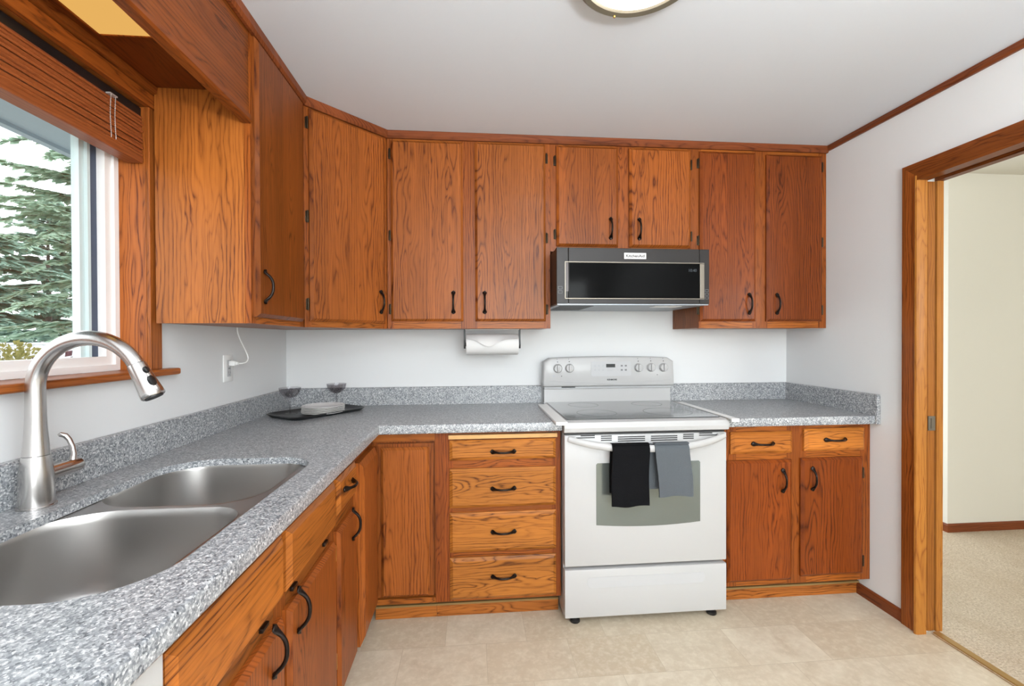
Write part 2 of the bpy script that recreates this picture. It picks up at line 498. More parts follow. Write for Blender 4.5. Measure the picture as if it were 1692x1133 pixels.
def rrect(x0, x1, y0, y1, r, n=8):
    """rounded rectangle outline, counter-clockwise; r = radii for (x1,y1),(x0,y1),(x0,y0),(x1,y0)"""
    if not hasattr(r, '__len__'): r = [r]*4
    out = []
    for (cx, cy, a0), q in zip(((x1, y1, 0), (x0, y1, PI/2), (x0, y0, PI), (x1, y0, 3*PI/2)), r):
        sx = -1 if cx == x1 else 1; sy = -1 if cy == y1 else 1
        for i in range(n+1):
            a = a0 + PI/2*i/n
            out.append((cx+sx*q+q*math.cos(a), cy+sy*q+q*math.sin(a)))
    return out

# ------------------------------------------------------------------ room shell
WT = 0.16
struct(MB().box(0, W+0.045, YF, 0, -0.06, 0), 'floor', M['floor'])
struct(MB().box(W+0.045, 7.0, YF, 2.0, -0.06, 0.006), 'floor_carpet', M['carpet'])
struct(MB().box(-0.001, W+0.04, YF, 0.001, H, H+0.08), 'ceiling', M['ceil'])
struct(MB().box(W+0.05, 7.0, YF, 2.0, 2.37, 2.45), 'ceiling_next_room', M['wall2'])
struct(MB().box(-WT, W+0.1, 0, 0.1, 0, H+0.08), 'wall_back', M['wall'])
WY0, WY1, WZ0, WZ1 = -2.09, -1.076, 1.178, 2.045     # sink window opening
struct(MB().box(-WT, 0, YF, WY0, 0, H+0.08).box(-WT, 0, WY1, 0, 0, H+0.08)
       .box(-WT, 0, WY0, WY1, 0, WZ0).box(-WT, 0, WY0, WY1, WZ1, H+0.08), 'wall_left', M['wall'])
DY0, DY1, DZ = -1.78, -0.835, 1.985                    # doorway
struct(MB().box(W, W+0.10, DY1, 0, 0, 2.45).box(W, W+0.10, YF, DY0, 0, 2.45)
       .box(W, W+0.10, DY0, DY1, DZ+0.02, 2.45), 'wall_right', M['wall'])
struct(MB().box(-WT, 0.8, YF-0.1, YF, 0, 2.45).box(2.7, 3.9, YF-0.1, YF, 0, 2.45).box(5.9, 7.1, YF-0.1, YF, 0, 2.45)
       .box(0.8, 2.7, YF-0.1, YF, 0, 0.95).box(0.8, 2.7, YF-0.1, YF, 2.15, 2.45)
       .box(3.9, 5.9, YF-0.1, YF, 0, 0.95).box(3.9, 5.9, YF-0.1, YF, 2.15, 2.45), 'wall_front', M['wall'])
struct(MB().box(4.16, 7.0, 0.07, 0.17, 0, 2.45).box(4.16, 4.26, 0.17, 2.0, 0, 2.45)
       .box(3.0, 4.26, 2.0, 2.1, 0, 2.45).box(7.0, 7.1, YF, 0.17, 0, 2.45), 'wall_next_room', M['wall2'])
bb = [(0, 0), (0.012, 0), (0.012, 0.045), (0.006, 0.054), (0, 0.054)]
struct(MB().sweep([(o, z+0.006) for o, z in bb], [(4.16, 1.9), (4.16, 0.07), (6.9, 0.07)]), 'baseboard_next_room', M['trim'])
struct(MB().sweep(bb, [(W, -0.5275), (W, -0.772)]), 'baseboard_right', M['trimY'])
# oak strip where wall meets ceiling, and the crown along the wall cabinets
cr = [(0, 2.296), (0.012, 2.296), (0.020, 2.306), (0.022, 2.331), (0, 2.331)]
struct(MB().sweep(cr, [(0.317, -2.12), (0.317, -0.6165), (0.6165, -0.317), (W-0.001, -0.317)]), 'trim_1', M['trim'])
struct(MB().sweep([(0, 2.303), (0.010, 2.303), (0.014, 2.312), (0.014, 2.331), (0, 2.331)],
                  [(W, -0.34), (W, YF+0.05)]), 'trim_2', M['trimY'])
# threshold between vinyl and carpet
struct(MB().sweep([(-0.018, 0.001), (0.018, 0.001), (0.014, 0.011), (-0.014, 0.011)], [(W+0.062, DY1-0.02), (W+0.062, DY0+0.02)]), 'trim_3', M['alu'])

# ------------------------------------------------------------------ doorway with pocket door
dr = bpy.data.objects.new('door_1', None); COL.objects.link(dr); dr['kind'] = 'structure'
dr.location = (W, DY1, 0)
# casing on the kitchen face (local: x=0 wall face, room towards -x; y=0 jamb face, opening towards -y)
cz = 2.045
c = MB()
c.prism([(0.064, 0), (0.064, cz), (-0.006, cz-0.062), (-0.006, 0)], -0.018, 0, 'x')
c.obj('side_casing', M['oakV'], dr, tint=(0.82, 0.72, 0.66))
c = MB(); L = DY1-DY0
c.prism([(0.064, cz), (-L-0.064, cz), (-L+0.004, cz-0.062), (-0.006, cz-0.062)], -0.018, 0, 'x')
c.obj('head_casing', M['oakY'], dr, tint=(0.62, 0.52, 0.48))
MB().prism([(-L-0.064, 0), (-L-0.064, cz), (-L+0.004, cz-0.062), (-L+0.004, 0)], -0.018, 0, 'x').obj('side_casing', M['oakV'], dr, tint=(0.82, 0.72, 0.66))
# split jamb: rounded strip, pocket slot with the door edge, thin strip
stp = [(-0.026, 0.0), (-0.030, -0.006), (-0.028, -0.013), (-0.020, -0.017), (0.018, -0.017), (0.024, -0.010), (0.024, 0.0)]
MB().prism(stp, 0.0, DZ, 'z').obj('jamb_strip', M['jamb'], dr, 40)
MB().box(0.070, 0.100, -0.012, 0.0, 0.0, DZ).obj('jamb_strip', M['jamb'], dr)
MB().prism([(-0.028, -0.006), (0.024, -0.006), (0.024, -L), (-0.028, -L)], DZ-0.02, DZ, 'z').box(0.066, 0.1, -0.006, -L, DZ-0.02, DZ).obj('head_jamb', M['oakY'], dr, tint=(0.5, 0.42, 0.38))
MB().box(-0.01, 0.1, -L-0.01, -L+0.006, 0, DZ).obj('far_jamb', M['jamb'], dr)
pd = thing('pocket_door', 'golden oak edge of sliding door tucked into the doorway jamb', 'door', (W+0.047, DY1-0.006, 0.008))
MB().box(-0.0165, 0.0165, -0.002, 0.0035, 0, DZ-0.03, 0.001).obj('door_edge', M['jamb'], pd, tint=(0.92, 0.84, 0.76))
l = MB().box(-0.0165, 0.0165, -0.006, -0.002, 0.875, 0.938, 0.001).box(-0.004, 0.004, -0.008, -0.006, 0.885, 0.928)
lo = l.obj('latch_plate', M['silver'], pd); lo['label'] = 'bright metal latch plate'

# ------------------------------------------------------------------ sink window
wd = bpy.data.objects.new('window_1', None); COL.objects.link(wd); wd['kind'] = 'structure'
wd.location = (0, WY1, WZ0)
wy = WY0-WY1; wz = WZ1-WZ0; sill_z = 0.014
def ring(mb, x0, x1, y0, y1, z0, z1, t):
    mb.box(x0, x1, y0, y0+t, z0, z1).box(x0, x1, y1-t, y1, z0, z1)
    return mb.box(x0, x1, y0+t, y1-t, z0, z0+t).box(x0, x1, y0+t, y1-t, z1-t, z1)
MB().box(-0.088, 0.0, -0.012, 0.0, sill_z, wz).obj('side_jamb', M['oakV'], wd, tint=(1.12, 1.0, 0.95))
MB().box(-0.088, 0.0, wy, wy+0.012, sill_z, wz).obj('side_jamb', M['oakV'], wd)
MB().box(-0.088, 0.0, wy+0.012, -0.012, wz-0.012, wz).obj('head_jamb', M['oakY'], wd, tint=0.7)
f = MB(); ring(f, -0.135, -0.088, wy+0.012, -0.012, sill_z, wz-0.012, 0.045)
ring(f, -0.100, -0.080, wy+0.013, -0.013, sill_z+0.001, wz-0.013, 0.018)
f.obj('vinyl_frame', M['vinyl'], wd)
f = MB(); ring(f, -0.126, -0.112, wy+0.057, -0.057, sill_z+0.004, wz-0.057, 0.028); f.obj('gasket', M['gasket'], wd)
f = MB(); ring(f, -0.142, -0.120, wy+0.080, -0.080, sill_z-0.001, wz-0.070, 0.029)
ring(f, -0.126, -0.110, wy+0.082, -0.082, sill_z+0.030, wz-0.072, 0.010)
f.obj('sash', M['vinyl_sash'], wd)
MB().box(-0.133, -0.129, wy+0.104, -0.104, sill_z+0.024, wz-0.094).obj('glass_pane', M['pane'], wd)
# stool (inner sill), casing and head trim on the room face
MB().box(-0.088, 0.036, wy-0.10, 0.100, sill_z-0.022, sill_z, 0.006).obj('window_stool', M['oakY'], wd, tint=(0.95, 0.85, 0.8))
MB().box(0.0, 0.012, -0.012, 0.041, sill_z, wz-0.01, 0.002).obj('side_casing', M['oakV'], wd, tint=(0.95, 0.86, 0.8))
MB().box(0.0, 0.019, wy-0.068, wy+0.004, sill_z, wz-0.01, 0.002).obj('side_casing', M['oakV'], wd)
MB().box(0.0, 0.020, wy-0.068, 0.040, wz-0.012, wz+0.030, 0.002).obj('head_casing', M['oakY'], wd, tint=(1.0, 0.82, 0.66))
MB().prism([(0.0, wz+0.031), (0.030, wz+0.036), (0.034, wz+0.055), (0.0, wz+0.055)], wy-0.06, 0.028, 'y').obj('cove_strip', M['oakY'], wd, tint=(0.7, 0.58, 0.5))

# wooden blind pulled up inside the reveal
bl = thing('window_blind', 'reddish wood slat blind drawn up at the top of the sink window', 'blind', (-0.030, WY1-0.014, 1.851))
bw = wy+0.030
MB().box(-0.024, 0.020, bw, 0.0, 0.150, 0.178, 0.002).obj('headrail', M['black_plastic'], bl)
sl = MB()
for i in range(12):
    z = 0.024 + i*0.0107; j = random.uniform(-0.003, 0.003)
    sl.prism([(-0.024+j, z), (0.0+j, z+0.002), (0.024+j, z-0.001), (0.028+j, z+0.003), (0.026+j, z+0.0070), (0.0+j, z+0.0085), (-0.024+j, z+0.007)], bw, -0.002, 'y')
sl.obj('slats', M['blind'], bl)
MB().box(-0.024, 0.028, bw, -0.002, 0.0, 0.022, 0.004).obj('bottom_rail', M['blind'], bl, tint=0.85)
bc = MB()
for y0 in (-0.135, -0.118):
    for k in range(22):
        z = 0.148 - k*0.0055
        bc.lathe([(0.0004, -0.0016), (0.0016, 0), (0.0004, 0.0016)], (0.031, y0-0.004*math.sin(k*0.15), z), 6)
    bc.tube([(0.031, y0, 0.155), (0.031, y0-0.003, 0.09), (0.031, y0, 0.026)], 0.0006, 5)
bc.box(0.02, 0.033, -0.140, -0.113, 0.150, 0.154)
o = bc.obj('pull_chain', M['badge'], bl); o['label'] = 'beaded metal pull chain'

# ------------------------------------------------------------------ oak cabinets
HANDLE = {}
def handle_mesh():
    if 'm' in HANDLE: return HANDLE['m']
    L = 0.118; m = MB(); pts = []; rad = []
    for i in range(25):
        t = -1+2*i/24.0
        s_ = t*L/2
        a = abs(t)
        d = 0.004 + 0.025*max(0.0, 1-(a/0.80)**2.6)
        wdt = 0.0048 + 0.0064*math.exp(-((a-0.82)/0.16)**2) - (0.006*max(0, (a-0.93)/0.07) if a > 0.93 else 0)
        pts.append((0, -d, s_)); rad.append((max(0.0016, wdt), 0.0048 if a < 0.7 else 0.0042))
    P = m.tube(pts, [(r[0], r[1]) for r in rad], 10, up=(1, 0, 0))
    m.box(-0.0035, 0.0035, -0.006, 0.0, -L/2*0.84-0.004, -L/2*0.84+0.004).box(-0.0035, 0.0035, -0.006, 0.0, L/2*0.84-0.004, L/2*0.84+0.004)
    HANDLE['m'] = m.mesh('handle', M['bronze'], 50)
    return HANDLE['m']
def handle(parent, x, y, z, horiz=False):
    o = bpy.data.objects.new('handle', handle_mesh()); COL.objects.link(o)
    o.parent = parent; o.location = (x, y, z)
    if horiz: o.rotation_euler = (0, PI/2, 0)
    return o
def hinge_mesh(mat='hinge'):
    if mat in HANDLE: return HANDLE[mat]
    m = MB().lathe([(0.0036, -0.026), (0.0042, -0.020), (0.0042, 0.020), (0.0036, 0.026)], (0, -0.007, 0), 10)
    m.box(-0.0075, 0.0075, -0.003, 0.0, -0.024, 0.024, 0.001)
    HANDLE[mat] = m.mesh('hinge', M[mat], 40); return HANDLE[mat]
def hinge(parent, x, y, z, mat='hinge'):
    o = bpy.data.objects.new('hinge', hinge_mesh(mat)); COL.objects.link(o)
    o.parent = parent; o.location = (x, y, z); return o

T_BODY = (0.86, 0.74, 0.68)
T_FRAME = (0.83, 0.69, 0.57)
def frame(t, x0, x1, z0, z1, yb, stiles, rails, th=0.019, tint=T_FRAME):
    """face frame: stiles=[(x0,x1)], rails=[(x0,x1,z0,z1)]"""
    m = MB()
    for a, b in stiles: m.mat(0).box(a, b, yb, yb-th, z0, z1)
    for a, b, c_, d in rails: m.mat(1).box(a, b, yb, yb-th+0.0004, c_, d)
    return m.obj('face_frame', [M['oakV'], M['oakH']], t, tint=tint)
def door(t, x0, x1, z0, z1, yb, hx=None, hz=None, hinge_at=None, hz_list=(), tint=(1, 1, 1), hside=1, hm='hinge', b=0.012):
    d = MB().slab(x0, x1, z0, z1, yb, b=b).obj('door', M['oakV'], t, tint=tint)
    if hx is not None: handle(d, hx, yb-0.020, hz)
    if hinge_at is not None:
        for z in hz_list: hinge(d, hinge_at, yb, z, hm)
    return d
def drawer(t, x0, x1, z0, z1, yb, hx=None, hz=None, name='drawer', tint=(1.08, 1.08, 1.0)):
    d = MB().slab(x0, x1, z0, z1, yb, b=0.014).obj(name, M['oakH'], t, tint=tint)
    if hx is not None: handle(d, hx, yb-0.020, hz, True)
    return d

UG, BG = 'oak wall cabinets', 'oak base cabinets'
FY = -0.316
# 1. left wall cabinet (turned to face +x): local x = world y
t = thing('wall_cabinet', 'oak wall cabinet beside the sink window, broad oak side panel and one door', 'cabinet', (0, -1.078, UB), PI/2, UG)
ln = 0.4605
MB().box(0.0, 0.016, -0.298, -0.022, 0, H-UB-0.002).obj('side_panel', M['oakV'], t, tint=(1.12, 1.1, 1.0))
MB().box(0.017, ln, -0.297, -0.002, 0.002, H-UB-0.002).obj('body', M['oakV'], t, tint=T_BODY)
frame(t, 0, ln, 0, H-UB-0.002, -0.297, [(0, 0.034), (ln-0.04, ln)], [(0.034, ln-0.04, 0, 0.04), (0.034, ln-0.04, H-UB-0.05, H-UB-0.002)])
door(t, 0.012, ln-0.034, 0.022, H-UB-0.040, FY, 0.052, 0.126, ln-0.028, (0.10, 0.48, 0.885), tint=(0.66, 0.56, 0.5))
# 2. diagonal corner wall cabinet
t = thing('wall_cabinet', 'oak corner wall cabinet set diagonally with one wide door', 'cabinet', (0.3165, -0.6165, UB), PI/4, UG)
dl = 0.3*math.sqrt(2)
inv = Matrix.Rotation(-PI/4, 4, 'Z')
foot = [inv @ Vector((x-0.3165, y+0.6165, 0)) for x, y in ((0.002, -0.002), (0.002, -0.616), (0.303, -0.616), (0.616, -0.303), (0.616, -0.002))]
MB().prism([(p.x, p.y) for p in foot], 0.002, H-UB-0.002).obj('body', M['oakV'], t, tint=T_BODY)
frame(t, 0, dl, 0, H-UB-0.002, 0.0185, [(0.004, 0.034), (dl-0.034, dl-0.004)], [(0.034, dl-0.034, 0, 0.04), (0.034, dl-0.034, H-UB-0.05, H-UB-0.002)])
door(t, 0.024, dl-0.022, 0.026, H-UB-0.042, -0.0005, dl-0.052, 0.130, 0.017, (0.10, 0.48, 0.885), tint=(0.86, 0.76, 0.66))
# 3. double wall cabinet
def wall_cab(x0, x1, z0, doors, label, mull, tints):
    t = thing('wall_cabinet', label, 'cabinet', (x0, 0, z0), 0, UG)
    w = x1-x0; h = H-z0-0.002
    MB().box(0.0, w, -0.297, -0.002, 0.002, h).obj('body', M['oakV'], t, tint=(0.74, 0.66, 0.64))
    st = [(0, doors[0][0]-x0+0.012), (mull[0]-x0-0.012, mull[1]-x0+0.012), (doors[-1][1]-x0-0.012, w)]
    frame(t, 0, w, 0, h, -0.297, st, [(st[0][1], st[1][0], 0, 0.045), (st[1][1], st[2][0], 0, 0.045), (st[0][1], st[1][0], h-0.05, h), (st[1][1], st[2][0], h-0.05, h)])
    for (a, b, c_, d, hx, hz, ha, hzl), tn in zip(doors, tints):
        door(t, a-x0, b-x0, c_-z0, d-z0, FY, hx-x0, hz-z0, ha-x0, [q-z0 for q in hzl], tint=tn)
    return t
hz3 = (1.44, 1.81, 2.22)
wall_cab(0.6175, 1.4465, UB, [(0.637, 0.997, 1.379, 2.285, 0.947, 1.474, 0.6315, hz3), (1.058, 1.421, 1.379, 2.288, 1.105, 1.474, 1.4275, hz3)],
         'tall oak wall cabinet with two doors, paper towel holder beneath it', (0.997, 1.058), [(0.92, 0.84, 0.76), (0.95, 0.88, 0.80)])
wall_cab(1.4475, 2.2485, 1.742, [(1.478, 1.805, 1.768, 2.286, 1.762, 1.861, 1.4715, (1.83, 2.21)), (1.865, 2.199, 1.768, 2.286, 1.915, 1.861, 2.2060, (1.83, 2.21))],
         'short oak wall cabinet with two doors above the microwave', (1.805, 1.865), [(0.86, 0.73, 0.60), (0.92, 0.80, 0.66)])
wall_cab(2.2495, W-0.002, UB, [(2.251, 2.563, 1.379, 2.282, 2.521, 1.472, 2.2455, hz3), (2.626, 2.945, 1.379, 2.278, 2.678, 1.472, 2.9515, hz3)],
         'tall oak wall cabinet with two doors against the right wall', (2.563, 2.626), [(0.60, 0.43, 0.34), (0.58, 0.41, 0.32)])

# window valance and soffit box over the sink
t = thing('window_valance', 'deep oak valance board over the sink window with a rounded bottom moulding', 'valance', (0.298, -1.0795, 1.998))
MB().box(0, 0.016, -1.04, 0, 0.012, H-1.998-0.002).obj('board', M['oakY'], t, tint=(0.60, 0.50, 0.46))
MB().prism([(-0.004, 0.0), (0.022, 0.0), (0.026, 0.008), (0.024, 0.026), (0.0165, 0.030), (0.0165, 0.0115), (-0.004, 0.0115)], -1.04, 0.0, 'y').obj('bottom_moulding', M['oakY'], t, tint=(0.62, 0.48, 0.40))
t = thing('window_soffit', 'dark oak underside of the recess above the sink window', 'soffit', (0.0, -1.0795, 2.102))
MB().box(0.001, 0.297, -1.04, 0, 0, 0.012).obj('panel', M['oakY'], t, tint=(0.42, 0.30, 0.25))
t = thing('soffit_light', 'glowing amber light panel in the soffit over the sink', 'light', (0.148, -1.35, 2.094))
MB().box(-0.082, 0.088, -0.60, 0.0, 0.0, 0.0075, 0.001).obj('lens', M['soffit_lens'], t)
MB().box(-0.086, 0.092, 0.0005, 0.004, -0.001, 0.0075).box(-0.086, 0.092, -0.604, -0.6005, -0.001, 0.0075).box(-0.0865, -0.0825, -0.604, 0.004, -0.001, 0.0075).box(0.0885, 0.0925, -0.604, 0.004, -0.001, 0.0075).obj('lens_frame', M['oakY'], t, tint=(1.2, 1.0, 0.7))

# ------------------------------------------------------------------ base cabinets
CB = 0.872; BY = -0.593
def toe(t, x0, x1, depth=0.527):
    MB().box(x0, x1, -depth, -depth+0.016, 0.001, 0.054).obj('toe_kick', M['oakH'], t, tint=(0.95, 0.86, 0.82))
    o = MB().box(x0, x1, -depth-0.006, -depth+0.02, 0.0545, 0.063).obj('base_strip', M['toe_gap'], t)
def base(label, loc, rz, w, z0=0.105, ztop=CB, depth=0.574, grp=BG):
    t = thing('base_cabinet', label, 'cabinet', loc, rz, grp)
    MB().box(0.0, w, -depth, -0.024, z0, ztop).box(0.0, w, -depth+0.065, -0.024, 0.001, z0).obj('body', M['oakV'], t, tint=T_BODY)
    return t
# left run, local x = world y - y0
y0 = -1.975
t = base('oak sink base with two blank drawer fronts and two doors under the basins', (0, y0, 0), PI/2, 0.822, ztop=0.655)
w = 0.822
frame(t, 0, w, 0.105, CB, -0.574, [(0, 0.05), (0.395, 0.46), (w-0.04, w)], [(0.05, 0.395, 0.105, 0.14), (0.46, w-0.04, 0.105, 0.14), (0.05, 0.395, 0.64, 0.71), (0.46, w-0.04, 0.64, 0.71), (0.05, 0.395, 0.835, CB), (0.46, w-0.04, 0.835, CB)], tint=(0.7, 0.6, 0.55))
drawer(t, 0.022, 0.415, 0.694, 0.838, BY, name='false_front', tint=(0.98, 0.86, 0.72))
drawer(t, 0.440, 0.805, 0.694, 0.838, BY, name='false_front', tint=(0.96, 0.84, 0.72))
door(t, 0.022, 0.415, 0.125, 0.650, BY, 0.345, 0.617, 0.05, (), tint=(0.86, 0.70, 0.62))
door(t, 0.440, 0.805, 0.125, 0.650, BY, 0.482, 0.625, 0.05, (), tint=(0.86, 0.70, 0.62))
for x in (0.09, 0.34, 0.50, 0.74):
    MB().box(x-0.016, x+0.016, BY-0.009, BY, 0.669, 0.679, 0.002).obj('catch', M['bronze'], t)
toe(t, 0, w)
t = base('narrow oak base cabinet with one drawer over one door, second from the corner', (0, -1.152, 0), PI/2, 0.247, ztop=0.655)
w = 0.247
frame(t, 0, w, 0.105, CB, -0.574, [(0, 0.03), (w-0.03, w)], [(0.03, w-0.03, 0.105, 0.14), (0.03, w-0.03, 0.66, 0.72), (0.03, w-0.03, 0.835, CB)], tint=(0.7, 0.6, 0.55))
drawer(t, 0.012, w-0.014, 0.716, 0.836, BY, 0.108, 0.788, tint=(0.96, 0.84, 0.72))
door(t, 0.012, w-0.014, 0.125, 0.668, BY, 0.162, 0.630, 0.006, (0.25, 0.60), tint=(0.84, 0.68, 0.6), hm='brass')
toe(t, 0, w)
# corner cabinet with a folding pair of leaves
t = thing('base_cabinet', 'oak inside-corner base cabinet with a folding door leaf on each wall run', 'cabinet', (0, 0, 0), 0, BG)
foot = [(0.024, -0.024), (0.024, -0.904), (0.574, -0.904), (0.574, -0.574), (0.872, -0.574), (0.872, -0.024)]
MB().prism(foot, 0.105, CB).obj('body', M['oakV'], t, tint=T_BODY)
m = MB()
m.mat(1).box(0.594, 0.872, -0.574, BY, 0.833, CB).box(0.594, 0.872, -0.574, BY, 0.105, 0.128)
m.mat(0).box(0.574, 0.5935, -0.904, -0.5745, 0.105, CB)
m.obj('face_frame', [M['oakV'], M['oakH']], t, tint=T_FRAME)
d = MB().box(0.615, 0.866, -0.5745, -0.587, 0.134, 0.822).obj('door', M['oakV'], t, tint=(0.74, 0.62, 0.56))
MB().slab(0.634, 0.846, 0.138, 0.806, -0.5875, 0.014, 0.012, 0.010).obj('door_panel', M['oakV'], d, tint=(1.0, 0.9, 0.84))
d = MB().slab(-0.900, -0.628, 0.128, 0.822, -0.594, 0.036, 0.026, 0.014).xf(Matrix.Rotation(PI/2, 4, 'Z')).obj('door', M['oakV'], t, tint=(1.0, 0.86, 0.76))
MB().box(0.594, 0.872, -0.527, -0.511, 0.001, 0.054).obj('toe_kick', M['oakH'], t, tint=(0.95, 0.86, 0.82))
MB().box(0.58, 0.872, -0.533, -0.507, 0.0545, 0.063).obj('base_strip', M['toe_gap'], t)
MB().box(0.511, 0.527, -0.904, -0.528, 0.001, 0.100).obj('toe_kick', M['oakY'], t, tint=(0.9, 0.8, 0.75))
# four-drawer stack
x0 = 0.873
t = base('oak base cabinet with a stack of four drawers left of the range', (x0, 0, 0), 0, RX-x0-0.004)
w = RX-x0-0.004
frame(t, 0, w, 0.105, CB, -0.574, [(0, 0.08), (w-0.04, w)], [(0.08, w-0.04, a, b) for a, b in ((0.105, 0.13), (0.30, 0.34), (0.50, 0.54), (0.70, 0.75), (0.832, CB))], tint=(0.74, 0.56, 0.46))
for z0_, z1_, hz_ in ((0.744, 0.834, 0.782), (0.530, 0.706, 0.616), (0.330, 0.507, 0.421), (0.118, 0.305, 0.220)):
    drawer(t, 0.064, 0.546, z0_, z1_, BY, 0.305, hz_, tint=(1.0, 1.0, 0.9))
MB().box(0.060, 0.552, BY-0.022, BY, 0.841, 0.8595, 0.002).obj('cutting_board', M['board'], t)['label'] = 'pale pull-out cutting board edge'
toe(t, 0, w)
# right of the range
x0 = RX+0.766
t = base('oak base cabinet right of the range with two drawers over two doors', (x0, 0, 0), 0, W-0.002-x0)
w = W-0.002-x0
q = lambda v: v-x0
frame(t, 0, w, 0.105, CB, -0.574, [(0, q(2.29)), (q(2.545), q(2.645)), (q(2.925), w)],
      [(a, b, c_, d_) for a, b in ((q(2.29), q(2.545)), (q(2.645), q(2.925))) for c_, d_ in ((0.105, 0.15), (0.69, 0.755), (0.835, CB))], tint=(0.82, 0.66, 0.5))
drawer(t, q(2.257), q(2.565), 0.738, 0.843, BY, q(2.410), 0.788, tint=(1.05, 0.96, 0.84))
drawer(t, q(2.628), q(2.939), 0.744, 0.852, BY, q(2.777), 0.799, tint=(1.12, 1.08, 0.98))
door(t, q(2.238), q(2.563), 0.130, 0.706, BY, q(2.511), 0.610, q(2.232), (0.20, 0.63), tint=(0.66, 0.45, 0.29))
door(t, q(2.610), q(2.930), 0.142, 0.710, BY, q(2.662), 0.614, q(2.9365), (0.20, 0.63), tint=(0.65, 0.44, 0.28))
toe(t, 0, w)

# dishwasher beside the sink base
t = thing('dishwasher', 'white dishwasher under the near end of the counter', 'dishwasher', (0, -2.585, 0), PI/2)
MB().box(0.002, 0.604, -0.575, -0.03, 0.10, 0.868).obj('tub', M['enamel_shade'], t)
MB().box(0.004, 0.602, -0.618, -0.5755, 0.12, 0.73, 0.004).obj('door', M['enamel'], t)
MB().box(0.004, 0.602, -0.622, -0.5755, 0.735, 0.866, 0.004).obj('control_panel', M['enamel'], t)
MB().box(0.20, 0.40, -0.630, -0.6225, 0.752, 0.772, 0.003).obj('latch_handle', M['enamel_shade'], t)
MB().box(0.004, 0.602, -0.545, -0.05, 0.001, 0.099).obj('kick_plate', M['black_plastic'], t)

# ------------------------------------------------------------------ countertops
CD = 0.638
cut = rrect(0.133, 0.552, -1.942, -1.150, [0.115, 0.13, 0.13, 0.13], 10)
t = thing('countertop', 'long grey speckled L-shaped countertop holding the sink', 'countertop', (0, 0, CT))
m = MB()
out = [(0.003, -0.003), (0.003, -2.59), (CD-0.006, -2.59), (CD-0.006, -CD+0.006), (RX-0.005, -CD+0.006), (RX-0.005, -0.003)]
cut_r = rrect(0.131, 0.554, -1.944, -1.148, [0.115, 0.13, 0.13, 0.13], 10)
m.plate(out[::1], [cut_r], -0.020, 0.0)
ep = [(0, -0.040), (0.0035, -0.040), (0.006, -0.036), (0.006, -0.007), (0.004, -0.002), (0, 0.0), (-0.016, -0.0205), (-0.016, -0.040)]
# front edging: travel so that the room lies to the right
m.sweep(ep, [(CD-0.006, -2.59), (CD-0.006, -CD+0.006), (RX-0.005, -CD+0.006)])
top = m.obj('worktop', M['counter'], t, 30)
bs = [(0, 0.0005), (0.020, 0.0005), (0.020, 0.098), (0.017, 0.102), (0, 0.102)]
MB().sweep(bs, [(0.002, -2.59), (0.002, -0.002), (RX-0.006, -0.002)]).obj('backsplash', M['counter'], t)
t = thing('countertop', 'short grey speckled countertop between the range and the right wall', 'countertop', (0, 0, CT))
m = MB().box(RX+0.767, W-0.002, -CD+0.006, -0.003, -0.020, 0.0)
m.sweep(ep, [(RX+0.767, -CD+0.006), (W-0.002, -CD+0.006)])
m.obj('worktop', M['counter'], t, 30)
m = MB().sweep(bs, [(RX+0.767, -0.002), (W-0.001, -0.002), (W-0.001, -CD)])
m.box(W-0.021, W-0.001, -CD-0.0005, -CD-0.012, -0.040, 0.102, 0.002)
m.obj('backsplash', M['counter'], t)

# ------------------------------------------------------------------ sink
sk = thing('kitchen_sink', 'double-bowl stainless sink set under the counter below the window', 'sink', (0.33, -1.54, 0.893))
def rel(lp): return [(p[0]-0.33, p[1]+1.54) for p in lp]
far = rel(rrect(0.098, 0.510, -1.500, -1.108, [0.085, 0.12, 0.15, 0.11], 10))
near = rel(rrect(0.100, 0.520, -1.945, -1.518, [0.085, 0.15, 0.15, 0.11], 10))
fl = rel(rrect(0.070, 0.570, -1.972, -1.075, [0.13]*4, 10))
MB().plate(fl, [far, near], -0.003, -0.0005).obj('rim', M['steel'], sk)
def bowl(lp, depth, nm):
    cx = sum(p[0] for p in lp)/len(lp); cy = sum(p[1] for p in lp)/len(lp)
    loops = []
    hw = 0.20
    for s_, z in ((1.012, -0.0004), (1.0, 0.0002), (0.992, -0.004), (0.985, -0.02), (0.965, -depth+0.055), (0.95, -depth+0.032), (0.915, -depth+0.014), (0.86, -depth+0.004), (0.80, -depth+0.001), (0.25, -depth-0.003)):
        loops.append([(cx+(p[0]-cx)*s_, cy+(p[1]-cy)*s_, z) for p in lp])
    m = MB().loft(loops, (False, True))
    b = m.obj(nm, M['steel'], sk, 45)
    d = MB().lathe([(0.045, 0.0), (0.045, 0.003), (0.038, 0.003), (0.034, -0.001), (0.012, -0.001), (0.010, 0.004), (0.002, 0.006)], (cx, cy, -depth), 28, cap=(True, True))
    d.obj('drain', M['silver'], b, 40)
bowl(far, 0.185, 'bowl'); bowl(near, 0.205, 'bowl')

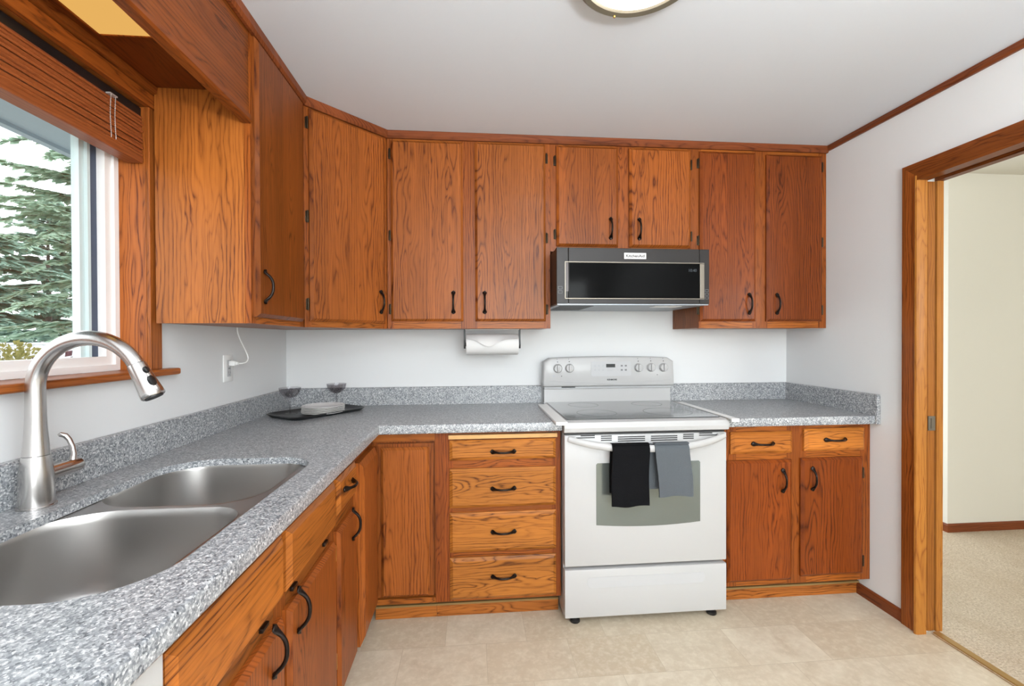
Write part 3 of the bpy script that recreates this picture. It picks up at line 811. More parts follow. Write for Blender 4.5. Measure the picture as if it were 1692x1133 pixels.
# ------------------------------------------------------------------ faucet
fc = thing('faucet', 'brushed nickel gooseneck pull-down faucet behind the sink', 'faucet', (0.066, -1.535, CT))
MB().lathe([(0.034, 0.0005), (0.034, 0.004), (0.0305, 0.005), (0.0305, 0.012), (0.0300, 0.045), (0.0290, 0.075), (0.0265, 0.100), (0.0240, 0.115)], n=40).obj('base', M['nickel'], fc, 40)
pts = []; rad = []
for z, r in ((0.116, 0.0238), (0.13, 0.0225), (0.150, 0.0208), (0.175, 0.0192), (0.20, 0.0182), (0.23, 0.0176), (0.264, 0.0172)):
    pts.append((0, 0, z)); rad.append(r)
for i in range(1, 27):
    a = PI - (PI-math.radians(27))*i/26
    pts.append((0.112+0.112*math.cos(a), 0, 0.266+0.112*math.sin(a))); rad.append(0.0172-0.0007*i/26)
MB().tube(pts, rad, 28, up=(0, 1, 0)).obj('spout', M['nickel'], fc, 40)
th = math.radians(27)
e = Vector(pts[-1]); dv = Vector((math.sin(th), 0, -math.cos(th)))
hd = MB().tube([e+dv*k for k in (0.0005, 0.004, 0.035, 0.070, 0.080, 0.0825)], [0.0180, 0.0186, 0.0206, 0.0238, 0.0240, 0.022], 28, up=(0, 1, 0)).obj('spray_head', M['nickel'], fc, 40)
nrm = Vector((math.cos(th), 0, math.sin(th)))
bt = MB()
for k, s_ in ((0.022, 0.008), (0.050, 0.013)):
    cpt = e + dv*k + nrm*0.0165 + Vector((0, -0.008, 0))
    bt.tube([cpt, cpt+nrm*0.0045, cpt+nrm*0.006], [(s_, s_*0.8), (s_, s_*0.8), (s_*0.8, s_*0.6)], 16, up=(dv.x, dv.y, dv.z))
o = bt.obj('spray_button', M['black_plastic'], hd, 40); o['label'] = 'dark rubber spray buttons'
MB().tube([e+dv*0.0826, e+dv*0.085], 0.018, 24, up=(0, 1, 0)).obj('spray_face', M['black_plastic'], hd)
vb = MB().tube([(0.006, 0.022, 0.068), (0.012, 0.060, 0.070), (0.016, 0.088, 0.072), (0.017, 0.094, 0.072)], [0.0165, 0.0165, 0.0160, 0.012], 24).obj('valve_body', M['nickel'], fc, 40)
MB().tube([(0.014, 0.076, 0.084), (0.013, 0.080, 0.098), (0.008, 0.083, 0.115), (0.0, 0.083, 0.133), (-0.006, 0.080, 0.143), (-0.013, 0.074, 0.147), (-0.016, 0.072, 0.146)], [0.0085, 0.0060, 0.0052, 0.0055, 0.0060, 0.0055, 0.002], 16).obj('lever', M['nickel'], vb, 50)

# ------------------------------------------------------------------ range
rg = thing('range', 'white freestanding electric range with glass cooktop between the base cabinets', 'range', (RX, 0, 0))
RW = 0.762
MB().box(0.002, RW-0.002, -0.615, -0.025, 0.030, 0.900).obj('body', M['enamel'], rg)
# storage drawer with a scooped grip
dw = MB().box(0.002, RW-0.002, -0.655, -0.616, 0.034, 0.250, 0.005).obj('storage_drawer', M['enamel'], rg, 40)
gr = rrect(0.105, 0.655, 0.168, 0.214, [0.014, 0.014, 0.022, 0.022], 6)
gp = [(x, z + (0.010*(1-((x-0.38)/0.275)**2) if z > 0.19 else -0.008*(1-((x-0.38)/0.275)**2))) for x, z in gr]
MB().prism(gp, -0.6565, -0.6552, 'y').obj('grip', M['enamel_shade'], dw)
# oven door
od = MB().box(0.002, RW-0.002, -0.655, -0.616, 0.265, 0.856, 0.006).obj('oven_door', M['enamel'], rg, 40)
wp = [(0.146, 0.722), (0.152, 0.728), (0.626, 0.728), (0.632, 0.722)]
for i in range(13):
    s_ = 1-2*i/12.0
    wp.append((0.389+0.243*s_, 0.438+0.012*s_*s_))
MB().prism(wp, -0.6565, -0.6550, 'y').obj('oven_window', M['oven_glass'], od)['label'] = 'grey mirrored oven window'
v = MB()
def slot(xa, za, xb, zb, h=0.0045):
    v.prism([(xa, za), (xb, zb), (xb, zb+h), (xa, za+h)], -0.6562, -0.6550, 'y')
for xa, xb, zs in ((0.030, 0.140, (0.842,)), (0.075, 0.140, (0.851,)), (0.168, 0.218, (0.829, 0.838, 0.847)), (0.246, 0.372, (0.824, 0.833, 0.842)),
                   (0.400, 0.524, (0.824, 0.833, 0.842)), (0.552, 0.602, (0.829, 0.838, 0.847)), (0.628, 0.738, (0.842,)), (0.628, 0.690, (0.851,))):
    for z in zs: slot(xa, z, xb, z)
v.obj('door_vents', M['dark_slot'], od)
pts = []; rad = []
for i in range(33):
    s_ = -1+2*i/32.0; a = abs(s_)
    pts.append((0.381+0.362*s_, -0.664-0.046*(1-a**3.2), 0.842-0.040*(1-a**2.4)))
    rad.append((0.0165-0.004*a**6, 0.011))
hd = MB().tube(pts, rad, 16, up=(0, 0, 1))
hd.box(0.020, 0.052, -0.672, -0.655, 0.828, 0.852, 0.004).box(0.710, 0.742, -0.672, -0.655, 0.828, 0.852, 0.004)
hd.obj('door_handle', M['enamel'], od, 50)
# cooktop frame with dark gap line beneath, glass and burner rings
MB().box(0.004, RW-0.004, -0.640, -0.616, 0.857, 0.8655).obj('shadow_gap', M['black_plastic'], rg)
ck = MB()
ck.prism([(-0.655, 0.866), (-0.668, 0.872), (-0.672, 0.890), (-0.664, 0.9130), (-0.650, 0.9195), (-0.05, 0.9215), (-0.05, 0.9005), (-0.62, 0.9005), (-0.62, 0.866)], -0.001, RW+0.001, 'x')
cko = ck.obj('cooktop', M['enamel'], rg, 30)
gl = [(0.012, -0.075), (0.026, -0.640), (RW-0.072, -0.640), (RW-0.042, -0.075)]
gl = [(0.016, -0.070), (0.016, -0.632), (RW-0.016, -0.632), (RW-0.016, -0.070)]
g_ = MB().plate(rrect(0.018, RW-0.018, -0.632, -0.070, 0.012, 5), [], 0.9216, 0.9245).obj('glass_top', M['black_glass'], cko)
for cx, cy, r_ in ((0.20, -0.47, 0.095), (0.56, -0.47, 0.115), (0.20, -0.20, 0.080), (0.56, -0.20, 0.080)):
    MB().lathe([(r_, 0.92455), (r_, 0.92485), (r_+0.0025, 0.92485), (r_+0.0025, 0.92455)], (cx, cy, 0), 48, cap=(False, False)).obj('burner_ring', M['burner'], g_)
# backguard: riser and control console
MB().box(0.004, RW-0.004, -0.068, -0.025, 0.90, 1.000, 0.003).obj('riser', M['enamel'], rg)
MB().box(0.004, RW-0.004, -0.075, -0.025, 1.0005, 1.013, 0.002).obj('ledge', M['enamel_shade'], rg)
MB().box(0.105, 0.185, -0.0765, -0.0745, 1.0065, 1.0120).obj('vent_slot', M['dark_slot'], rg)
ol = [(-0.006, 1.022), (-0.001, 1.015), (RW+0.001, 1.015), (RW+0.006, 1.022)]
for i in range(21):
    s_ = 1-2*i/20.0
    ol.append((RW/2 + (RW/2+0.006-0.006*abs(s_)**8)*s_, 1.186-0.010*s_*s_-0.020*max(0, (abs(s_)-0.93)/0.07)**2))
n = len(ol); ccx = RW/2; ccz = 1.10
ins = lambda k: [(ccx+(x-ccx)*(1-k*0.4), ccz+(z-ccz)*(1-k*1.6)) for x, z in ol]
CY = -0.100
loops = [[(x, -0.026, z) for x, z in ol], [(x, CY+0.010, z) for x, z in ol], [(x, CY+0.003, z) for x, z in ins(0.02)], [(x, CY, z) for x, z in ins(0.06)]]
con = MB().loft(loops).obj('console', M['enamel'], rg, 50)
lip = [(0.015, 1.028)]+[(0.381+0.366*(-1+2*i/16.0), 1.028+0.024*(-1+2*i/16.0)**2) for i in range(17)]
lp = MB(); pl = [(0.381+0.360*(-1+2*i/24.0), CY-0.0005, 1.030+0.020*(-1+2*i/24.0)**2) for i in range(25)]
lp.tube(pl, 0.0012, 6); lp.obj('console_crease', M['enamel_shade'], con)
def knob(x, z, dark):
    k = MB().lathe([(0.026, CY-0.0002), (0.026, CY-0.002), (0.0235, CY-0.004), (0.0225, CY-0.016), (0.020, CY-0.019)], (x, 0, z), 36, 'y')
    ko = k.obj('knob', M['enamel'], con, 40)
    MB().box(x-0.0060, x+0.0060, CY-0.030, CY-0.018, z-0.021, z+0.021, 0.003).obj('knob_grip', M['enamel'], ko, 40)
    sk_ = MB()
    a0, a1 = dark
    seg = 14
    lps = []
    for i in range(seg+1):
        a = math.radians(a0+(a1-a0)*i/seg)
        lps.append([(x+r_*math.cos(a), CY-0.0021-dy, z+r_*math.sin(a)) for r_, dy in ((0.0240, 0.0), (0.0262, 0.0), (0.0262, 0.0006), (0.0240, 0.0006))])
    sk_.loft(lps); sk_.obj('dial_mark', M['grey_print'], ko)
    pr = MB()
    pr.box(x-0.0035, x+0.0015, CY-0.0008, CY-0.0001, z+0.034, z+0.039)
    pr.obj('dial_pointer', M['black_print'], con)
    MB().box(x-0.016, x+0.014, CY-0.0006, CY-0.0001, z+0.0435, z+0.0450).obj('dial_legend', M['light_print'], con)
    MB().box(x-0.006, x-0.002, CY-0.0006, CY-0.0001, z+0.049, z+0.054).obj('dial_symbol', M['grey_print'], con)
    pr = MB()
    for a in range(-40, 221, 29):
        if 75 < a < 105: continue
        px, pz = x+0.031*math.cos(math.radians(a)), z+0.031*math.sin(math.radians(a))
        pr.box(px-0.0012, px+0.0012, CY-0.0006, CY-0.0001, pz-0.0012, pz+0.0012)
    pr.obj('dial_scale', M['light_print'], con)
for x, z, dk in ((0.078, 1.120, (-70, 80)), (0.146, 1.121, (250, 300)), (0.551, 1.121, (230, 310)), (0.626, 1.122, (230, 310)), (0.701, 1.121, (120, 250))):
    knob(x, z, dk)
pn = MB().prism(rrect(0.272, 0.508, 1.073, 1.158, 0.010, 5), CY-0.0012, CY-0.0001, 'y').obj('control_panel', M['enamel_shade'], con)
MB().box(0.360, 0.413, CY-0.0022, CY-0.0013, 1.123, 1.143).obj('clock_window', M['range_display'], pn)
bt = MB()
for x in (0.295, 0.318, 0.341):
    for z in (1.108, 1.132):
        bt.box(x-0.005, x+0.005, CY-0.0018, CY-0.0013, z-0.0025, z+0.0025).box(x-0.0015, x+0.0015, CY-0.0018, CY-0.0013, z+0.005, z+0.008)
for z, s_ in ((1.132, 1), (1.108, -1)):
    bt.prism([(0.425, z-0.003*s_), (0.431, z+0.004*s_), (0.437, z-0.003*s_), (0.4355, z-0.004*s_), (0.431, z+0.0015*s_), (0.4265, z-0.004*s_)], CY-0.0018, CY-0.0013, 'y')
for z in (1.118, 1.111, 1.104): bt.box(0.366, 0.366+0.018+(0.012 if z < 1.11 else 0), CY-0.0018, CY-0.0013, z-0.001, z+0.001)
bt.obj('panel_printing', M['light_print'], pn)
bt = MB()
for x in (0.452, 0.476):
    for z in (1.108, 1.132):
        bt.box(x-0.006, x+0.006, CY-0.0018, CY-0.0013, z-0.0045, z+0.0045)
bt.obj('panel_buttons', M['grey_print'], pn)
place_text('KENMORE', 0.0125, M['black_print'], 'logo_lettering', con, (0.395, CY-0.0006, 1.052), 0.0004)
MB().box(0.098, 0.1025, CY-0.0006, CY-0.0001, 1.073, 1.0775).box(0.662, 0.666, CY-0.0006, CY-0.0001, 1.076, 1.080).obj('indicator_dot', M['black_print'], con)
MB().prism(rrect(0.0485, 0.0625, 1.070, 1.083, 0.0055, 5), CY-0.0006, CY-0.0001, 'y').box(0.066, 0.092, CY-0.0006, CY-0.0001, 1.078, 1.080).box(0.066, 0.086, CY-0.0006, CY-0.0001, 1.072, 1.074).obj('indicator_print', M['light_print'], con)
for x in (0.055, 0.705):
    for y in (-0.621, -0.08):
        MB().lathe([(0.021, 0.001), (0.023, 0.004), (0.022, 0.013), (0.012, 0.020), (0.010, 0.0295)], (x, y, 0), 20).obj('foot', M['black_plastic'], rg, 40)

# white strips bridging the gaps beside the cooktop
for xa, xb, lab in ((RX-0.044, RX+0.006, 'white gap cover strip on the counter left of the cooktop'), (RX+RW-0.006, RX+RW+0.030, 'white gap cover strip on the counter right of the cooktop')):
    gc = MB().box(xa, xb, -0.700, -0.150, CT+0.0085, CT+0.0115, 0.001)
    if xa < RX: gc.box(xa, RX-0.006, -0.700, -0.150, CT+0.001, CT+0.0085)
    else: gc.box(RX+RW+0.006, xb, -0.700, -0.150, CT+0.001, CT+0.0085)
    gc.prism([(xa, CT+0.0115), (xb, CT+0.0115), (xb, CT-0.004), (xa, CT-0.002)], -0.703, -0.700, 'y')
    tag(gc.obj('gap_cover', M['white_plastic']), lab, 'gap cover', 'gap covers beside the range')

# ------------------------------------------------------------------ towels on the oven handle
def towel(name, label, mat, x0, x1, zf, zb, tilt, seed, dxb=0.0, split=0.0):
    t = thing(name, label, 'towel', (RX, 0, 0), 0, 'towels on the oven handle')
    rnd = random.Random(seed)
    hy = lambda x: -0.664-0.046*(1-abs((x-0.381)/0.362)**3.2)
    hz = lambda x: 0.842-0.040*(1-abs((x-0.381)/0.362)**2.4)
    def flap(path_fn, nu=14, name='front_flap', th=0.006):
        m = MB(); rows = []
        for k in range(nu+1):
            s_ = k/float(nu); rows.append(path_fn(s_))
        nv = len(rows[0]); fr = [p for r in rows for p in r]
        back = [(p[0], p[1]+th, p[2]) for p in fr]
        N = len(fr); f_ = []
        for k in range(nu):
            for i in range(nv-1):
                a = k*nv+i; f_.append((a, a+1, a+nv+1, a+nv))
        f2 = [tuple(N+q for q in reversed(q_)) for q_ in f_]
        bd = [i for i in range(nv)] + [k*nv+nv-1 for k in range(1, nu+1)] + [nu*nv+i for i in range(nv-2, -1, -1)] + [k*nv for k in range(nu-1, 0, -1)]
        f3 = [(bd[i], bd[(i+1) % len(bd)], N+bd[(i+1) % len(bd)], N+bd[i]) for i in range(len(bd))]
        m.add(fr+back, f_+f2+f3)
        return m.obj(name, mat, t, 60)
    ph = rnd.random()*6
    def front(s_):
        x = x0+(x1-x0)*s_; xm = (x0+x1)/2; row = []
        for i in range(13):
            q_ = i/12.0; z = hz(xm)+0.022 - q_*(hz(xm)+0.022-zf)
            wob = 0.004*q_*math.sin(s_*5+ph)+0.003*math.sin(s_*9+q_*4+ph)*q_
            top = 0.012*(1-min(1, q_/0.08))
            zz = z + (0.004*math.sin(s_*7+ph)-0.004 if i == 12 else 0)
            row.append((x+tilt*q_ + 0.002*math.sin(q_*6+ph), hy(xm)-0.0185+top-wob-0.004*q_, zz))
        return row
    flap(front, name='front_flap', th=0.008)
    def over(s_):
        x = x0+(x1-x0)*s_; xm = (x0+x1)/2; row = []
        for i in range(9):
            a = PI*(0.06+0.88*i/8.0)
            row.append((x, hy(xm)-0.0165*math.cos(a)-0.001, hz(xm)+0.018+0.0075*math.sin(a)))
        return row
    flap(over, name='fold', th=0.003)
    def rear(s_):
        x = x0+dxb+(x1-x0)*s_; xm = (x0+x1)/2; row = []
        for i in range(9):
            q_ = i/8.0; z = hz(xm)+0.016-q_*(hz(xm)+0.016-zb)
            row.append((x+dxb*0.6*q_, hy(xm)+0.016+0.016*min(1, q_*2)-0.002*math.sin(s_*6), z))
        return row
    flap(rear, name='rear_flap', th=0.006)
    return t
towel('hand_towel', 'black towel folded over the oven door handle', M['towel_black'], 0.199, 0.366, 0.560, 0.60, -0.006, 3, 0.002)
towel('hand_towel', 'smaller grey towel hung on the oven handle beside the black one', M['towel_grey'], 0.392, 0.546, 0.598, 0.612, 0.016, 5, -0.014)

# ------------------------------------------------------------------ microwave
mw = thing('microwave', 'low black stainless microwave hood over the range', 'microwave', (RX, 0, 1.456))
FYM = -0.488
MB().box(0.002, 0.766, -0.450, -0.003, 0.004, 0.270).obj('body', M['black_plastic'], mw)
for a_, b_ in ((0.0, 0.0575), (0.7195, 0.768)): MB().box(a_, b_, FYM, -0.4505, 0.001, 0.2725, 0.002).obj('side_column', M['blackss'], mw)
dm = MB().box(0.0590, 0.7180, FYM, -0.4505, 0.001, 0.2725, 0.002).obj('door', M['blackss'], mw)
MB().box(0.062, 0.716, FYM-0.0016, FYM-0.0001, 0.030, 0.199).obj('door_glass', M['micro_glass'], dm)
fr = MB()
fr.box(0.039, 0.740, FYM-0.006, FYM-0.0002, 0.2000, 0.2050, 0.001).box(0.039, 0.740, FYM-0.006, FYM-0.0002, 0.0240, 0.0290, 0.001)
fr.box(0.039, 0.0425, FYM-0.006, FYM-0.0002, 0.0292, 0.1998).box(0.7165, 0.740, FYM-0.007, FYM-0.0018, 0.0292, 0.1998, 0.002)
fr.obj('door_trim', M['silver'], dm)
MB().box(0.0428, 0.0575, FYM-0.003, FYM-0.0002, 0.060, 0.1996).obj('grip_recess', M['grip'], dm)
bd = MB().box(0.333, 0.444, FYM-0.004, FYM-0.0001, 0.2195, 0.2500, 0.001).obj('badge', M['badge'], dm)
place_text('KitchenAid', 0.0185, M['black_print'], 'badge_lettering', bd, (0.3885, FYM-0.0045, 0.2345), 0.0004, 1.12)
ck_ = place_text('10:40', 0.0200, M['display'], 'clock_digits', dm, (0.680, FYM-0.0021, 0.1665))
bt = MB()
for x, z in ((0.018, 0.078), (0.018, 0.058)):
    ring_ = [(x-0.010, z-0.007, x+0.010, z-0.0055), (x-0.010, z+0.0055, x+0.010, z+0.007), (x-0.010, z-0.0055, x-0.0085, z+0.0055), (x+0.0085, z-0.0055, x+0.010, z+0.0055)]
    for a, b, c_, d_ in ring_: bt.box(a, c_, FYM-0.0012, FYM-0.0001, b, d_)
for z in (0.068, 0.050, 0.032):
    x = 0.755
    for a, b, c_, d_ in [(x-0.009, z-0.006, x+0.009, z-0.0048), (x-0.009, z+0.0048, x+0.009, z+0.006), (x-0.009, z-0.0048, x-0.0078, z+0.0048), (x+0.0078, z-0.0048, x+0.009, z+0.0048)]:
        bt.box(a, c_, FYM-0.0012, FYM-0.0001, b, d_)
bt.obj('touch_buttons', M['grey_print'], mw)
MB().box(0.004, 0.764, -0.486, -0.004, -0.004, 0.0035).obj('underside', M['micro_under'], mw)
vt = MB()
for k in range(12): vt.box(0.03, 0.20, -0.10-k*0.028, -0.115-k*0.028, -0.0055, -0.004)
vt.obj('vent_slats', M['black_plastic'], mw)
MB().box(0.52, 0.66, -0.42, -0.34, -0.0065, -0.004, 0.001).obj('lamp_lens', M['white_plastic'], mw)

# ------------------------------------------------------------------ paper towels
ph = thing('paper_towel_holder', 'black paper towel bracket screwed under the double wall cabinet', 'holder', (1.149, -0.185, UB))
MB().box(-0.146, 0.146, -0.022, 0.022, -0.004, -0.0005, 0.001).obj('mount_plate', M['white_plastic'], ph)
for s_ in (-1, 1):
    MB().prism([(-0.013, -0.001), (0.013, -0.001), (0.012, -0.06), (0.018, -0.085), (0.010, -0.105), (-0.010, -0.105), (-0.018, -0.085), (-0.012, -0.06)], s_*0.1445, s_*0.1535, 'x').obj('arm', M['black_plastic'], ph)
MB().lathe([(0.010, -0.146), (0.010, 0.146)], (0, 0, -0.082), 16, 'x').obj('rod', M['black_plastic'], ph, 40)
pr = thing('paper_towel_roll', 'white paper towel roll hanging on the black bracket', 'paper towels', (1.149, -0.185, UB-0.082))
rl = MB(); 
rl.lathe([(0.0195, -0.139), (0.056, -0.140), (0.0565, -0.138), (0.0565, 0.138), (0.056, 0.140), (0.0195, 0.139)], (0, 0, 0), 48, 'x', (False, False))
rl.lathe([(0.0190, -0.139), (0.0190, 0.139)], (0, 0, 0), 32, 'x', (False, False))
rl.obj('roll', M['paper'], pr, 40)
rows = []
for k in range(21):
    x = -0.136+0.272*k/20.0
    s_ = k/20.0
    end = 0.75+0.75*math.exp(-((s_-0.42)/0.22)**2)
    row = []
    for i in range(9):
        a = math.radians(30)+end*i/8.0*0.80
        r_ = 0.0572+0.013*(i/8.0)**2.5
        row.append((x, -r_*math.sin(a-math.radians(0)), r_*math.cos(a)))
    rows.append(row)
fl_ = MB().loft(rows, (False, False), close=False).obj('loose_sheet', M['paper'], pr, 60)

# ------------------------------------------------------------------ outlet, plug and cord
ot = thing('wall_outlet', 'white wall outlet under the left wall cabinet', 'outlet', (0.0005, -0.616, 1.110))
MB().box(0, 0.006, -0.0365, 0.0365, 0, 0.114, 0.0025).obj('cover_plate', M['white_plastic'], ot, 40)
pd_ = MB().box(0.0061, 0.0085, -0.0165, 0.0165, 0.022, 0.092, 0.001).obj('receptacle', M['enamel_shade'], ot)
h = MB()
for z in (0.036,):
    h.box(0.0086, 0.0089, -0.008, -0.0055, z, z+0.009).box(0.0086, 0.0089, 0.0055, 0.008, z, z+0.007).box(0.0086, 0.0089, -0.002, 0.002, z-0.008, z-0.004)
h.box(0.0086, 0.0092, -0.007, -0.001, 0.054, 0.060).box(0.0086, 0.0092, 0.001, 0.007, 0.054, 0.060)
h.obj('slots', M['grey_print'], pd_)
pc = thing('power_cord', 'white power cord plugged into the wall outlet, rising under the cabinet', 'cord', (0.009, -0.612, 1.188))
MB().box(0.0002, 0.026, -0.012, 0.012, -0.011, 0.011, 0.004).box(0.024, 0.036, -0.007, 0.010, -0.007, 0.007, 0.003).obj('plug', M['white_plastic'], pc, 40)
pts = [(0.034, 0.004, 0), (0.046, 0.018, -0.001), (0.054, 0.034, 0.006), (0.054, 0.044, 0.024), (0.048, 0.038, 0.050), (0.042, 0.022, 0.080), (0.038, 0.004, 0.110), (0.036, -0.006, 0.135), (0.036, -0.008, 0.1525)]
def smooth(P, n=6):
    P = [Vector(p) for p in P]; out = []
    for i in range(len(P)-1):
        a, b, c_, d_ = P[max(i-1, 0)], P[i], P[i+1], P[min(i+2, len(P)-1)]
        for k in range(n):
            u = k/float(n)
            out.append(0.5*((2*b)+(c_-a)*u+(2*a-5*b+4*c_-d_)*u*u+(-a+3*b-3*c_+d_)*u**3))
    return out+[P[-1]]
MB().tube(smooth(pts), 0.0028, 10).obj('cord', M['white_plastic'], pc, 60)

# ------------------------------------------------------------------ tray, plates, coupe glasses
trx, tryy, trr = 0.258, -0.268, math.radians(53)
tr = thing('serving_tray', 'black plastic tray with rounded corners lying in the counter corner', 'tray', (trx, tryy, CT), trr)
o1 = rrect(-0.195, 0.195, -0.115, 0.115, 0.045, 8); o2 = rrect(-0.213, 0.213, -0.133, 0.133, 0.055, 8); o3 = rrect(-0.209, 0.209, -0.129, 0.129, 0.053, 8); o4 = rrect(-0.192, 0.192, -0.112, 0.112, 0.043, 8)
MB().loft([[(x, y, 0.0008) for x, y in o1], [(x, y, 0.016) for x, y in o2], [(x, y, 0.0175) for x, y in o3], [(x, y, 0.0040) for x, y in o4]]).obj('tray_body', M['black_tray'], tr, 40)
plate_me = None
for k in range(5):
    pt = thing('plate', ['bottom white plate of the stack on the black tray', 'second plate from the bottom of the stack on the tray', 'middle white plate of the stack of five on the tray', 'second plate from the top of the stack on the tray', 'top white plate of the stack, its faint pattern showing'][k],
               'plate', (0.292+random.uniform(-.0015, .0015), -0.292+random.uniform(-.0015, .0015), CT+0.0044+k*0.0076), k*0.4, 'plates stacked on the tray')
    if plate_me is None:
        pm = MB().lathe([(0.062, 0.0), (0.064, 0.0022), (0.098, 0.0078), (0.102, 0.0096), (0.102, 0.0108), (0.098, 0.0104), (0.064, 0.0052), (0.010, 0.0044)], n=56)
        plate_me = pm.mesh('dish', M['ceramic'], 40)
    o = bpy.data.objects.new('dish', plate_me); COL.objects.link(o); o.parent = pt
    if k == 4:
        dm_ = MB()
        for a in range(12):
            an = a*PI/6
            dm_.lathe([(0.0035, 0.0), (0.0025, 0.0004)], (0.088*math.cos(an), 0.088*math.sin(an), 0.00915), 8)
            dm_.tube([(0.084*math.cos(an), 0.084*math.sin(an), 0.0087), (0.090*math.cos(an+0.2), 0.090*math.sin(an+0.2), 0.0096), (0.084*math.cos(an+0.4), 0.084*math.sin(an+0.4), 0.0087)], 0.0009, 5)
        dm_.obj('rim_pattern', M['plate_print'], pt)
def coupe(loc, label):
    t = thing('coupe_glass', label, 'glass', loc, 0, 'smoky coupe glasses on the tray')
    MB().lathe([(0.036, 0.0), (0.036, 0.001), (0.012, 0.004), (0.0045, 0.010), (0.0036, 0.030), (0.0036, 0.066), (0.0050, 0.0755)], n=32).obj('stem', M['smoke'], t, 50)
    prof = [(0.004, 0.076), (0.020, 0.080), (0.036, 0.091), (0.046, 0.106), (0.0505, 0.124), (0.051, 0.130), (0.0498, 0.130), (0.0488, 0.124), (0.044, 0.107), (0.034, 0.0935), (0.018, 0.083), (0.003, 0.0795)]
    lps = []
    n = 48
    for r_, z in prof:
        lps.append([(r_*(1+0.016*math.cos(12*2*PI*i/n)*(1 if 0.08 < z < 0.125 else 0))*math.cos(2*PI*i/n), r_*(1+0.016*math.cos(12*2*PI*i/n)*(1 if 0.08 < z < 0.125 else 0))*math.sin(2*PI*i/n), z) for i in range(n)])
    MB().loft(lps).obj('bowl', M['smoke'], t, 50)
coupe((0.128, -0.285, CT+0.0044), 'smoky ribbed coupe glass on the left end of the tray, before the plates')
coupe((0.302, -0.102, CT+0.0044), 'smoky ribbed coupe glass behind the stack of plates')

# ------------------------------------------------------------------ ceiling light
cl = thing('ceiling_light', 'round flush ceiling light with lit white glass and bronze ring', 'light', (1.513, -1.408, H))
MB().lathe([(0.155, -0.0015), (0.178, -0.0015), (0.180, -0.010), (0.178, -0.026), (0.172, -0.030), (0.158, -0.026), (0.150, -0.014)], n=64, cap=(False, False)).obj('ring', M['lamp_bronze'], cl, 40)
MB().lathe([(0.1795, -0.002), (0.184, -0.002), (0.185, -0.008), (0.180, -0.0115)], n=64, cap=(False, False)).obj('gold_rim', M['brass'], cl, 40)
MB().lathe([(0.150, -0.010), (0.152, -0.020), (0.140, -0.030), (0.110, -0.044), (0.070, -0.053), (0.030, -0.057), (0.004, -0.058)], n=64).obj('glass_dome', M['lamp_glass'], cl, 60)
for a in (97, 217, 337):
    MB().lathe([(0.003, -0.034), (0.0042, -0.031), (0.003, -0.026)], (0.170*math.cos(math.radians(a)), 0.170*math.sin(math.radians(a)), 0), 12).obj('finial', M['brass'], cl, 40)

# ------------------------------------------------------------------ windows behind the camera (daylight comes in here)
for nm, xa, xb in (('window_2', 0.8, 2.7), ('added_window_next_room', 3.9, 5.9)):  # the next room's window is unseen, added to let light in
    r = bpy.data.objects.new(nm, None); COL.objects.link(r); r['kind'] = 'structure'; r.location = (0, YF, 0)
    m = MB()
    for a, b in ((xa, xa+0.05), (xb-0.05, xb), ((xa+xb)/2-0.025, (xa+xb)/2+0.025)): m.box(a, b, -0.07, -0.02, 0.95, 2.15)
    m.box(xa+0.05, xb-0.05, -0.069, -0.021, 0.95, 1.0).box(xa+0.05, xb-0.05, -0.069, -0.021, 2.10, 2.15)
    m.obj('frame', M['vinyl'], r)
    MB().box(xa+0.05, xb-0.05, -0.048, -0.044, 1.0, 2.10).obj('glass_pane', M['pane'], r)

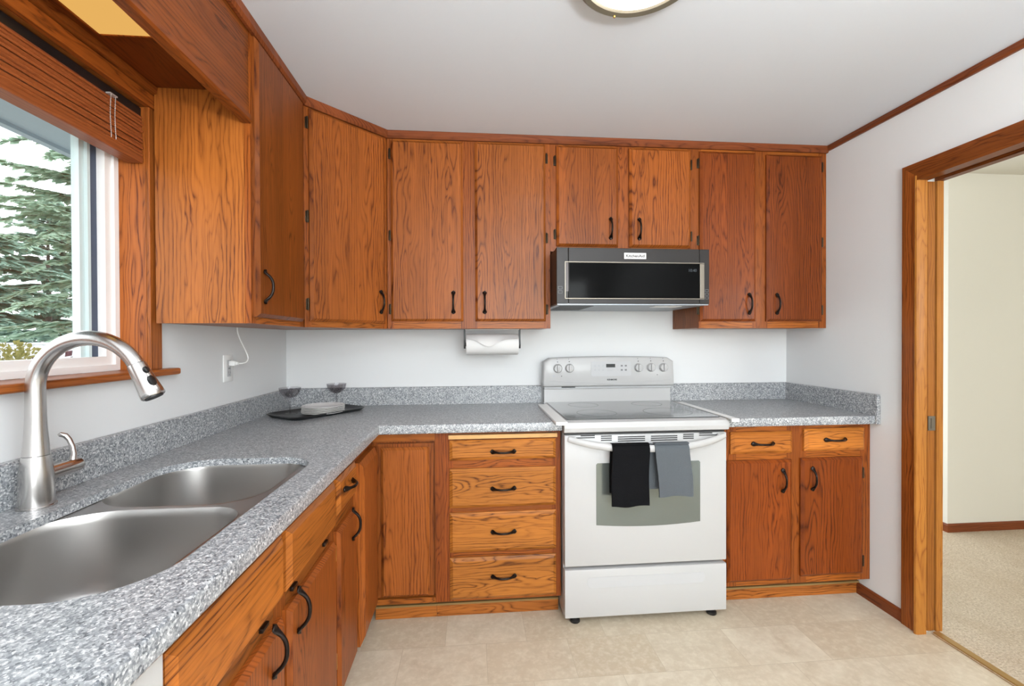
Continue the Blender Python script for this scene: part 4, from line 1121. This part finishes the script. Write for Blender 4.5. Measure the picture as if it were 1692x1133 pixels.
# ------------------------------------------------------------------ outside the sink window
struct(MB().box(-60, -WT, -40, 60, -0.75, -0.7), 'ground', M['lawn'])
struct(MB().box(-0.672, -WT-0.001, -6, 2.5, 2.100, 2.112).box(-0.705, -0.672, -6, 2.5, 2.085, 2.24).box(-0.700, -WT-0.001, -6, 2.5, 2.24, 2.26), 'trim_4', M['eave'])
fnc = thing('fence', 'white board fence across the yard beyond the window', 'fence', (-7.2, 6.0, -0.7))
m = MB()
for k in range(60): m.box(-0.012, 0.012, -6+k*0.2, -6+k*0.2+0.195, 0.05, 1.92)
m.obj('boards', M['fence'], fnc)
MB().box(-0.03, 0.03, -6, 6, 1.925, 1.965).obj('top_rail', M['fence'], fnc)
def conifer(name, label, loc, h, r0, mat, nb, seed, dens=1.0, low=0.1, k_=1.0):
    t = thing(name, label, 'tree', loc, 0, 'conifers beyond the fence')
    rnd = random.Random(seed)
    MB().tube([(0, 0, 0), (0.05, 0, h*0.4), (0, 0.04, h)], [h*0.018, h*0.012, 0.01], 8).obj('trunk', M['bark'], t, 60)
    br = MB(); fo = MB()
    for b in range(nb):
        u = low+(1-low)*(b+rnd.random())/nb
        z = h*u; L = r0*(1-u)**0.8*rnd.uniform(0.65, 1.1)+0.25; a = rnd.random()*2*PI
        ca, sa = math.cos(a), math.sin(a); droop = rnd.uniform(0.05, 0.30)
        P = [Vector((ca*L*s_, sa*L*s_, z+0.12*L*s_-droop*L*s_*s_*1.3)) for s_ in (0, 0.33, 0.66, 1.0)]
        br.tube(P, [0.03, 0.02, 0.012, 0.004], 5)
        ns = int(60*L*dens)
        for k in range(ns):
            s_ = rnd.uniform(0.18, 1.0)
            p = Vector((ca*L*s_, sa*L*s_, z+0.12*L*s_-droop*L*s_*s_*1.3))
            side = rnd.choice((-1, 1)); sl_ = k_*rnd.uniform(0.14, 0.42)*(1.25-s_*0.7)
            dirv = Vector((ca*0.75-sa*side*rnd.uniform(0.3, 1), sa*0.75+ca*side*rnd.uniform(0.3, 1), rnd.uniform(-0.45, 0.12))).normalized()
            upv = Vector((rnd.uniform(-.4, .4), rnd.uniform(-.4, .4), 1)).normalized()
            wv = dirv.cross(upv).normalized()*sl_*rnd.uniform(0.24, 0.40)
            q = p+dirv*sl_
            mid = p+dirv*sl_*0.5
            dn = Vector((0, 0, -sl_*0.10))
            fo.add([p, mid+wv+dn, q+dn*2, mid-wv+dn], [(0, 1, 2), (0, 2, 3)])
    br.obj('branches', M['bark'], t)
    fo.obj('foliage', mat, t)
    return t
conifer('conifer', 'tall pale green fir tree at the right of the window view', (-12.8, 15.8, -0.7), 17.5, 4.7, M['needles'], 150, 11, 0.9, 0.08, 1.3)
conifer('conifer', 'bushy fir tree low at the left of the window view', (-21.0, 18.2, -0.7), 10.5, 6.0, M['needles2'], 110, 21, 0.8, 0.08, 1.8)
conifer('conifer', 'dark fir tree filling the middle of the window view behind the fence', (-28.0, 31.0, -0.7), 12.0, 6.5, M['needles2'], 110, 31, 0.8, 0.08, 2.2)
def shrub(name, label, loc, r, h, mat, seed, n=420, s=0.05):
    t = thing(name, label, 'shrub', loc)
    rnd = random.Random(seed); lf = MB(); st = MB()
    for k in range(9):
        a = rnd.random()*2*PI; st.tube([(0, 0, 0), (0.3*r*math.cos(a), 0.3*r*math.sin(a), h*0.5), (0.7*r*math.cos(a), 0.7*r*math.sin(a), h*0.85)], [0.015, 0.010, 0.004], 5)
    for k in range(n):
        a = rnd.random()*2*PI; c_ = rnd.uniform(-0.6, 1.0); q_ = rnd.uniform(0.75, 1.0)
        p = Vector((r*q_*math.sqrt(1-min(1, c_*c_))*math.cos(a), r*q_*math.sqrt(1-min(1, c_*c_))*math.sin(a), h*0.55+h*0.45*q_*c_))
        d_ = (Vector((math.cos(a), math.sin(a), c_))+Vector((rnd.uniform(-.8, .8), rnd.uniform(-.8, .8), rnd.uniform(-.5, .8)))).normalized()
        w_ = d_.cross(Vector((rnd.uniform(-1, 1), rnd.uniform(-1, 1), rnd.uniform(-1, 1)))).normalized()*s*0.35
        lf.add([p, p+d_*s*0.5+w_, p+d_*s, p+d_*s*0.5-w_], [(0, 1, 2, 3)])
    st.obj('stems', M['bark'], t); lf.obj('leaves', mat, t)
shrub('shrub', 'rounded yellow-green shrub outside the lower left of the window', (-4.2, 2.95, -0.7), 0.46, 1.99, M['shrub_y'], 41, 2600, 0.06)
shrub('shrub', 'reddish leafed shrub just outside the window by the sash', (-2.6, 1.66, -0.7), 0.20, 1.90, M['shrub_r'], 43, 420, 0.08)
